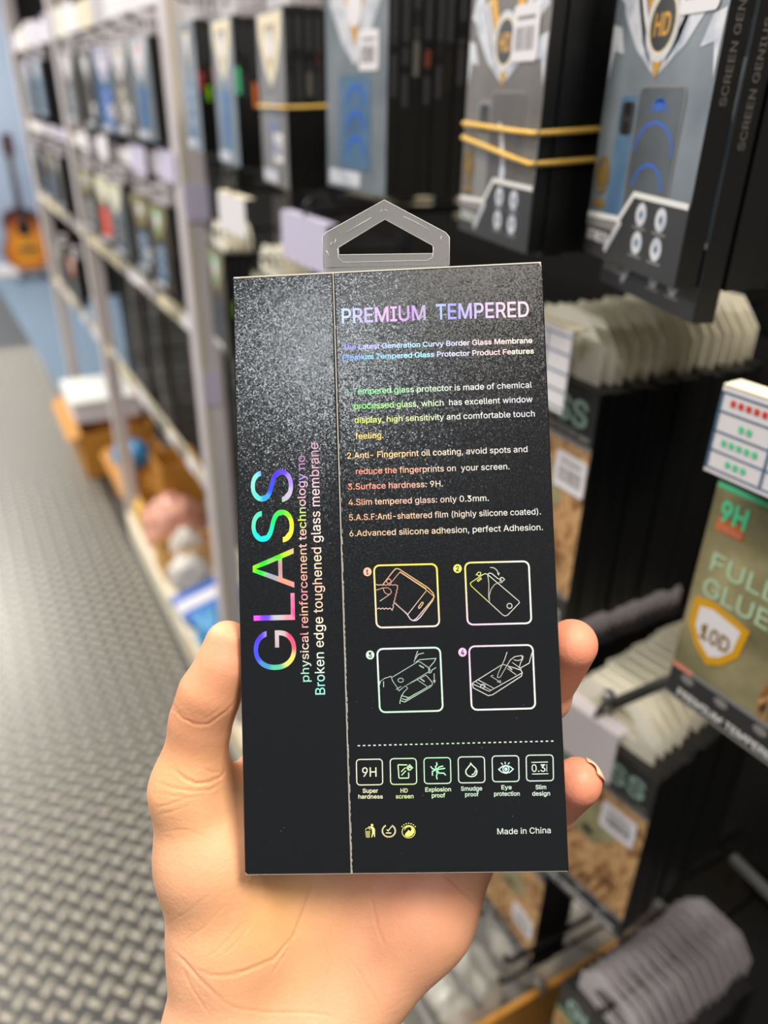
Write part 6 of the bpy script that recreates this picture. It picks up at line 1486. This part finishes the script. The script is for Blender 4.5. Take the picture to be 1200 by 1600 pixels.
q = MB(); q.box((-.102, -.03, -.001), (.102, .03, .0365), 'paper', .008); q.build('paper_band', pk)['label'] = 'white paper band'
wb_ = empty('foam_box', (.44, 3.44, .2025), 0, 'white foam box on the far orange-brown carton', 'box')
q = MB(); q.box((-.14, -.16, 0), (.14, .16, .075), 'paper', .006); q.build('body', wb_)
q = MB(); q.box((-.145, -.165, .0755), (.145, .165, .10), 'white', .006); q.build('lid', wb_)
# storage tray at the lower right with clear bags
tr = open_carton('storage_tray', 'grey open tray with orange near end, full of clear bags below the hand', (.27, .345, .50), (.60, .86, .585), 'grey', .007)
for ch in tr.children:
    if ch.name.startswith('side_panel') and ch.data.vertices[0].co.y < 0: ch.data.materials[0] = M['carton']; ch['label'] = 'orange end panel'
tr['category'] = 'tray'
q = MB(); q.box((.24, .31, .488), (.63, .90, .4985), 'cream'); rpart(q, 'lower_shelf')
BL = ['crinkled clear bag at the near corner of the tray', 'tall clear bag beside the palm in the tray', 'clear bag leaning behind the tall one in the tray', 'flat clear bag at the front left of the tray',
      'clear bag at the back right of the tray', 'clear bag in the middle of the tray', 'clear bag farthest back in the tray']
for i, (x, y, sx_, sy_, sz_) in enumerate(((.335, .405, .10, .09, .09), (.44, .42, .10, .10, .13), (.54, .42, .10, .10, .15), (.335, .51, .10, .10, .09), (.45, .53, .11, .10, .12), (.545, .54, .09, .11, .16), (.42, .66, .18, .13, .12))):
    bag('clear_bag', BL[i], (x, y, .5085), (sx_ * .92, sy_ * .92, sz_), 'bag', i * 2.7 + .4, rot=(0, 0, i * .7 if i > 5 else 0))
# green sachet in the tray
bag('green_sachet', 'small green sachet among the clear bags', (.50, .475, .5085), (.035, .028, .10), 'lime', 6.6, 'sachet')

# ================================================================== GUITAR AT THE FAR WALL
gt = empty('acoustic_guitar', (.545, 7.40, .10), D2R(8), 'sunburst acoustic guitar on a stand against the pale blue wall', 'guitar')
half = [(0, 0), (.10, .008), (.165, .05), (.19, .12), (.178, .19), (.142, .245), (.128, .285), (.140, .335), (.146, .385), (.128, .44), (.08, .475), (.02, .485)]
out = half + [(-x, z) for x, z in half[::-1] if x > .001]
def smooth_outline(P_, it=2):
    for _ in range(it):
        N_ = []
        for a, b_ in zip(P_, P_[1:] + P_[:1]): N_ += [(a[0] * .75 + b_[0] * .25, a[1] * .75 + b_[1] * .25), (a[0] * .25 + b_[0] * .75, a[1] * .25 + b_[1] * .75)]
        P_ = N_
    return P_
out = smooth_outline(out)
q = MB(); q.prism(out, -.05, .05, 'guitar_side'); q.build('body', gt, fix=True)
q = MB(); q.flat([(x * .985, z * .985 + .003) for x, z in out], 'guitar_top', .0515); q.build('soundboard', gt)
q = MB(); q.ribbon(ell(0, .33, .056, .056, 24), .012, 'guitar_side', .0525, True); q.flat(ell(0, .33, .05, .05, 24), 'black', .053); q.build('soundhole', gt)
q = MB(); q.box((-.075, -.062, .155), (.075, -.0525, .18), 'fretboard', .002); q.build('bridge', gt)
q = MB(); q.box((-.024, -.072, .40), (.024, -.054, .485), 'fretboard'); q.box((-.024, -.068, .48), (.024, -.03, .87), 'fretboard', .003); q.build('neck', gt)
q = MB(); q.prism([(-.026, .868), (.026, .868), (.04, .91), (.036, 1.04), (-.036, 1.04), (-.04, .91)], -.058, -.04, 'guitar_side'); hd = q.build('headstock', gt, fix=True)
for s_ in (-1, 1):
    for z in (.92, .965, 1.01):
        q = MB(); q.tube([(s_ * .038, -.049, z), (s_ * .055, -.049, z)], .005, 'steel', 8); q.build('tuning_peg', hd)
q = MB()
for i in range(6): q.tube([(-.015 + i * .006, -.074, .168), (-.013 + i * .0052, -.076, .88)], .0007, 'steel', 4)
tag(q.build('strings', gt), kind='stuff')
gs = empty('guitar_stand', (.545, 7.40, 0.0045), D2R(8), 'black folding stand under the sunburst guitar', 'stand')
for x, y in ((-.13, -.11), (.13, -.11), (0, .17)):
    q = MB(); q.tube([(x, y, .006), (x * .3, y * .3 + .03, .09)], .009, 'wire', 8); q.build('leg', gs)
q = MB(); q.tube([(-.12, -.06, .088), (.12, -.06, .088)], .009, 'wire', 8); q.tube([(0, .065, .08), (0, .085, .62)], .009, 'wire', 8); q.build('cradle', gs)
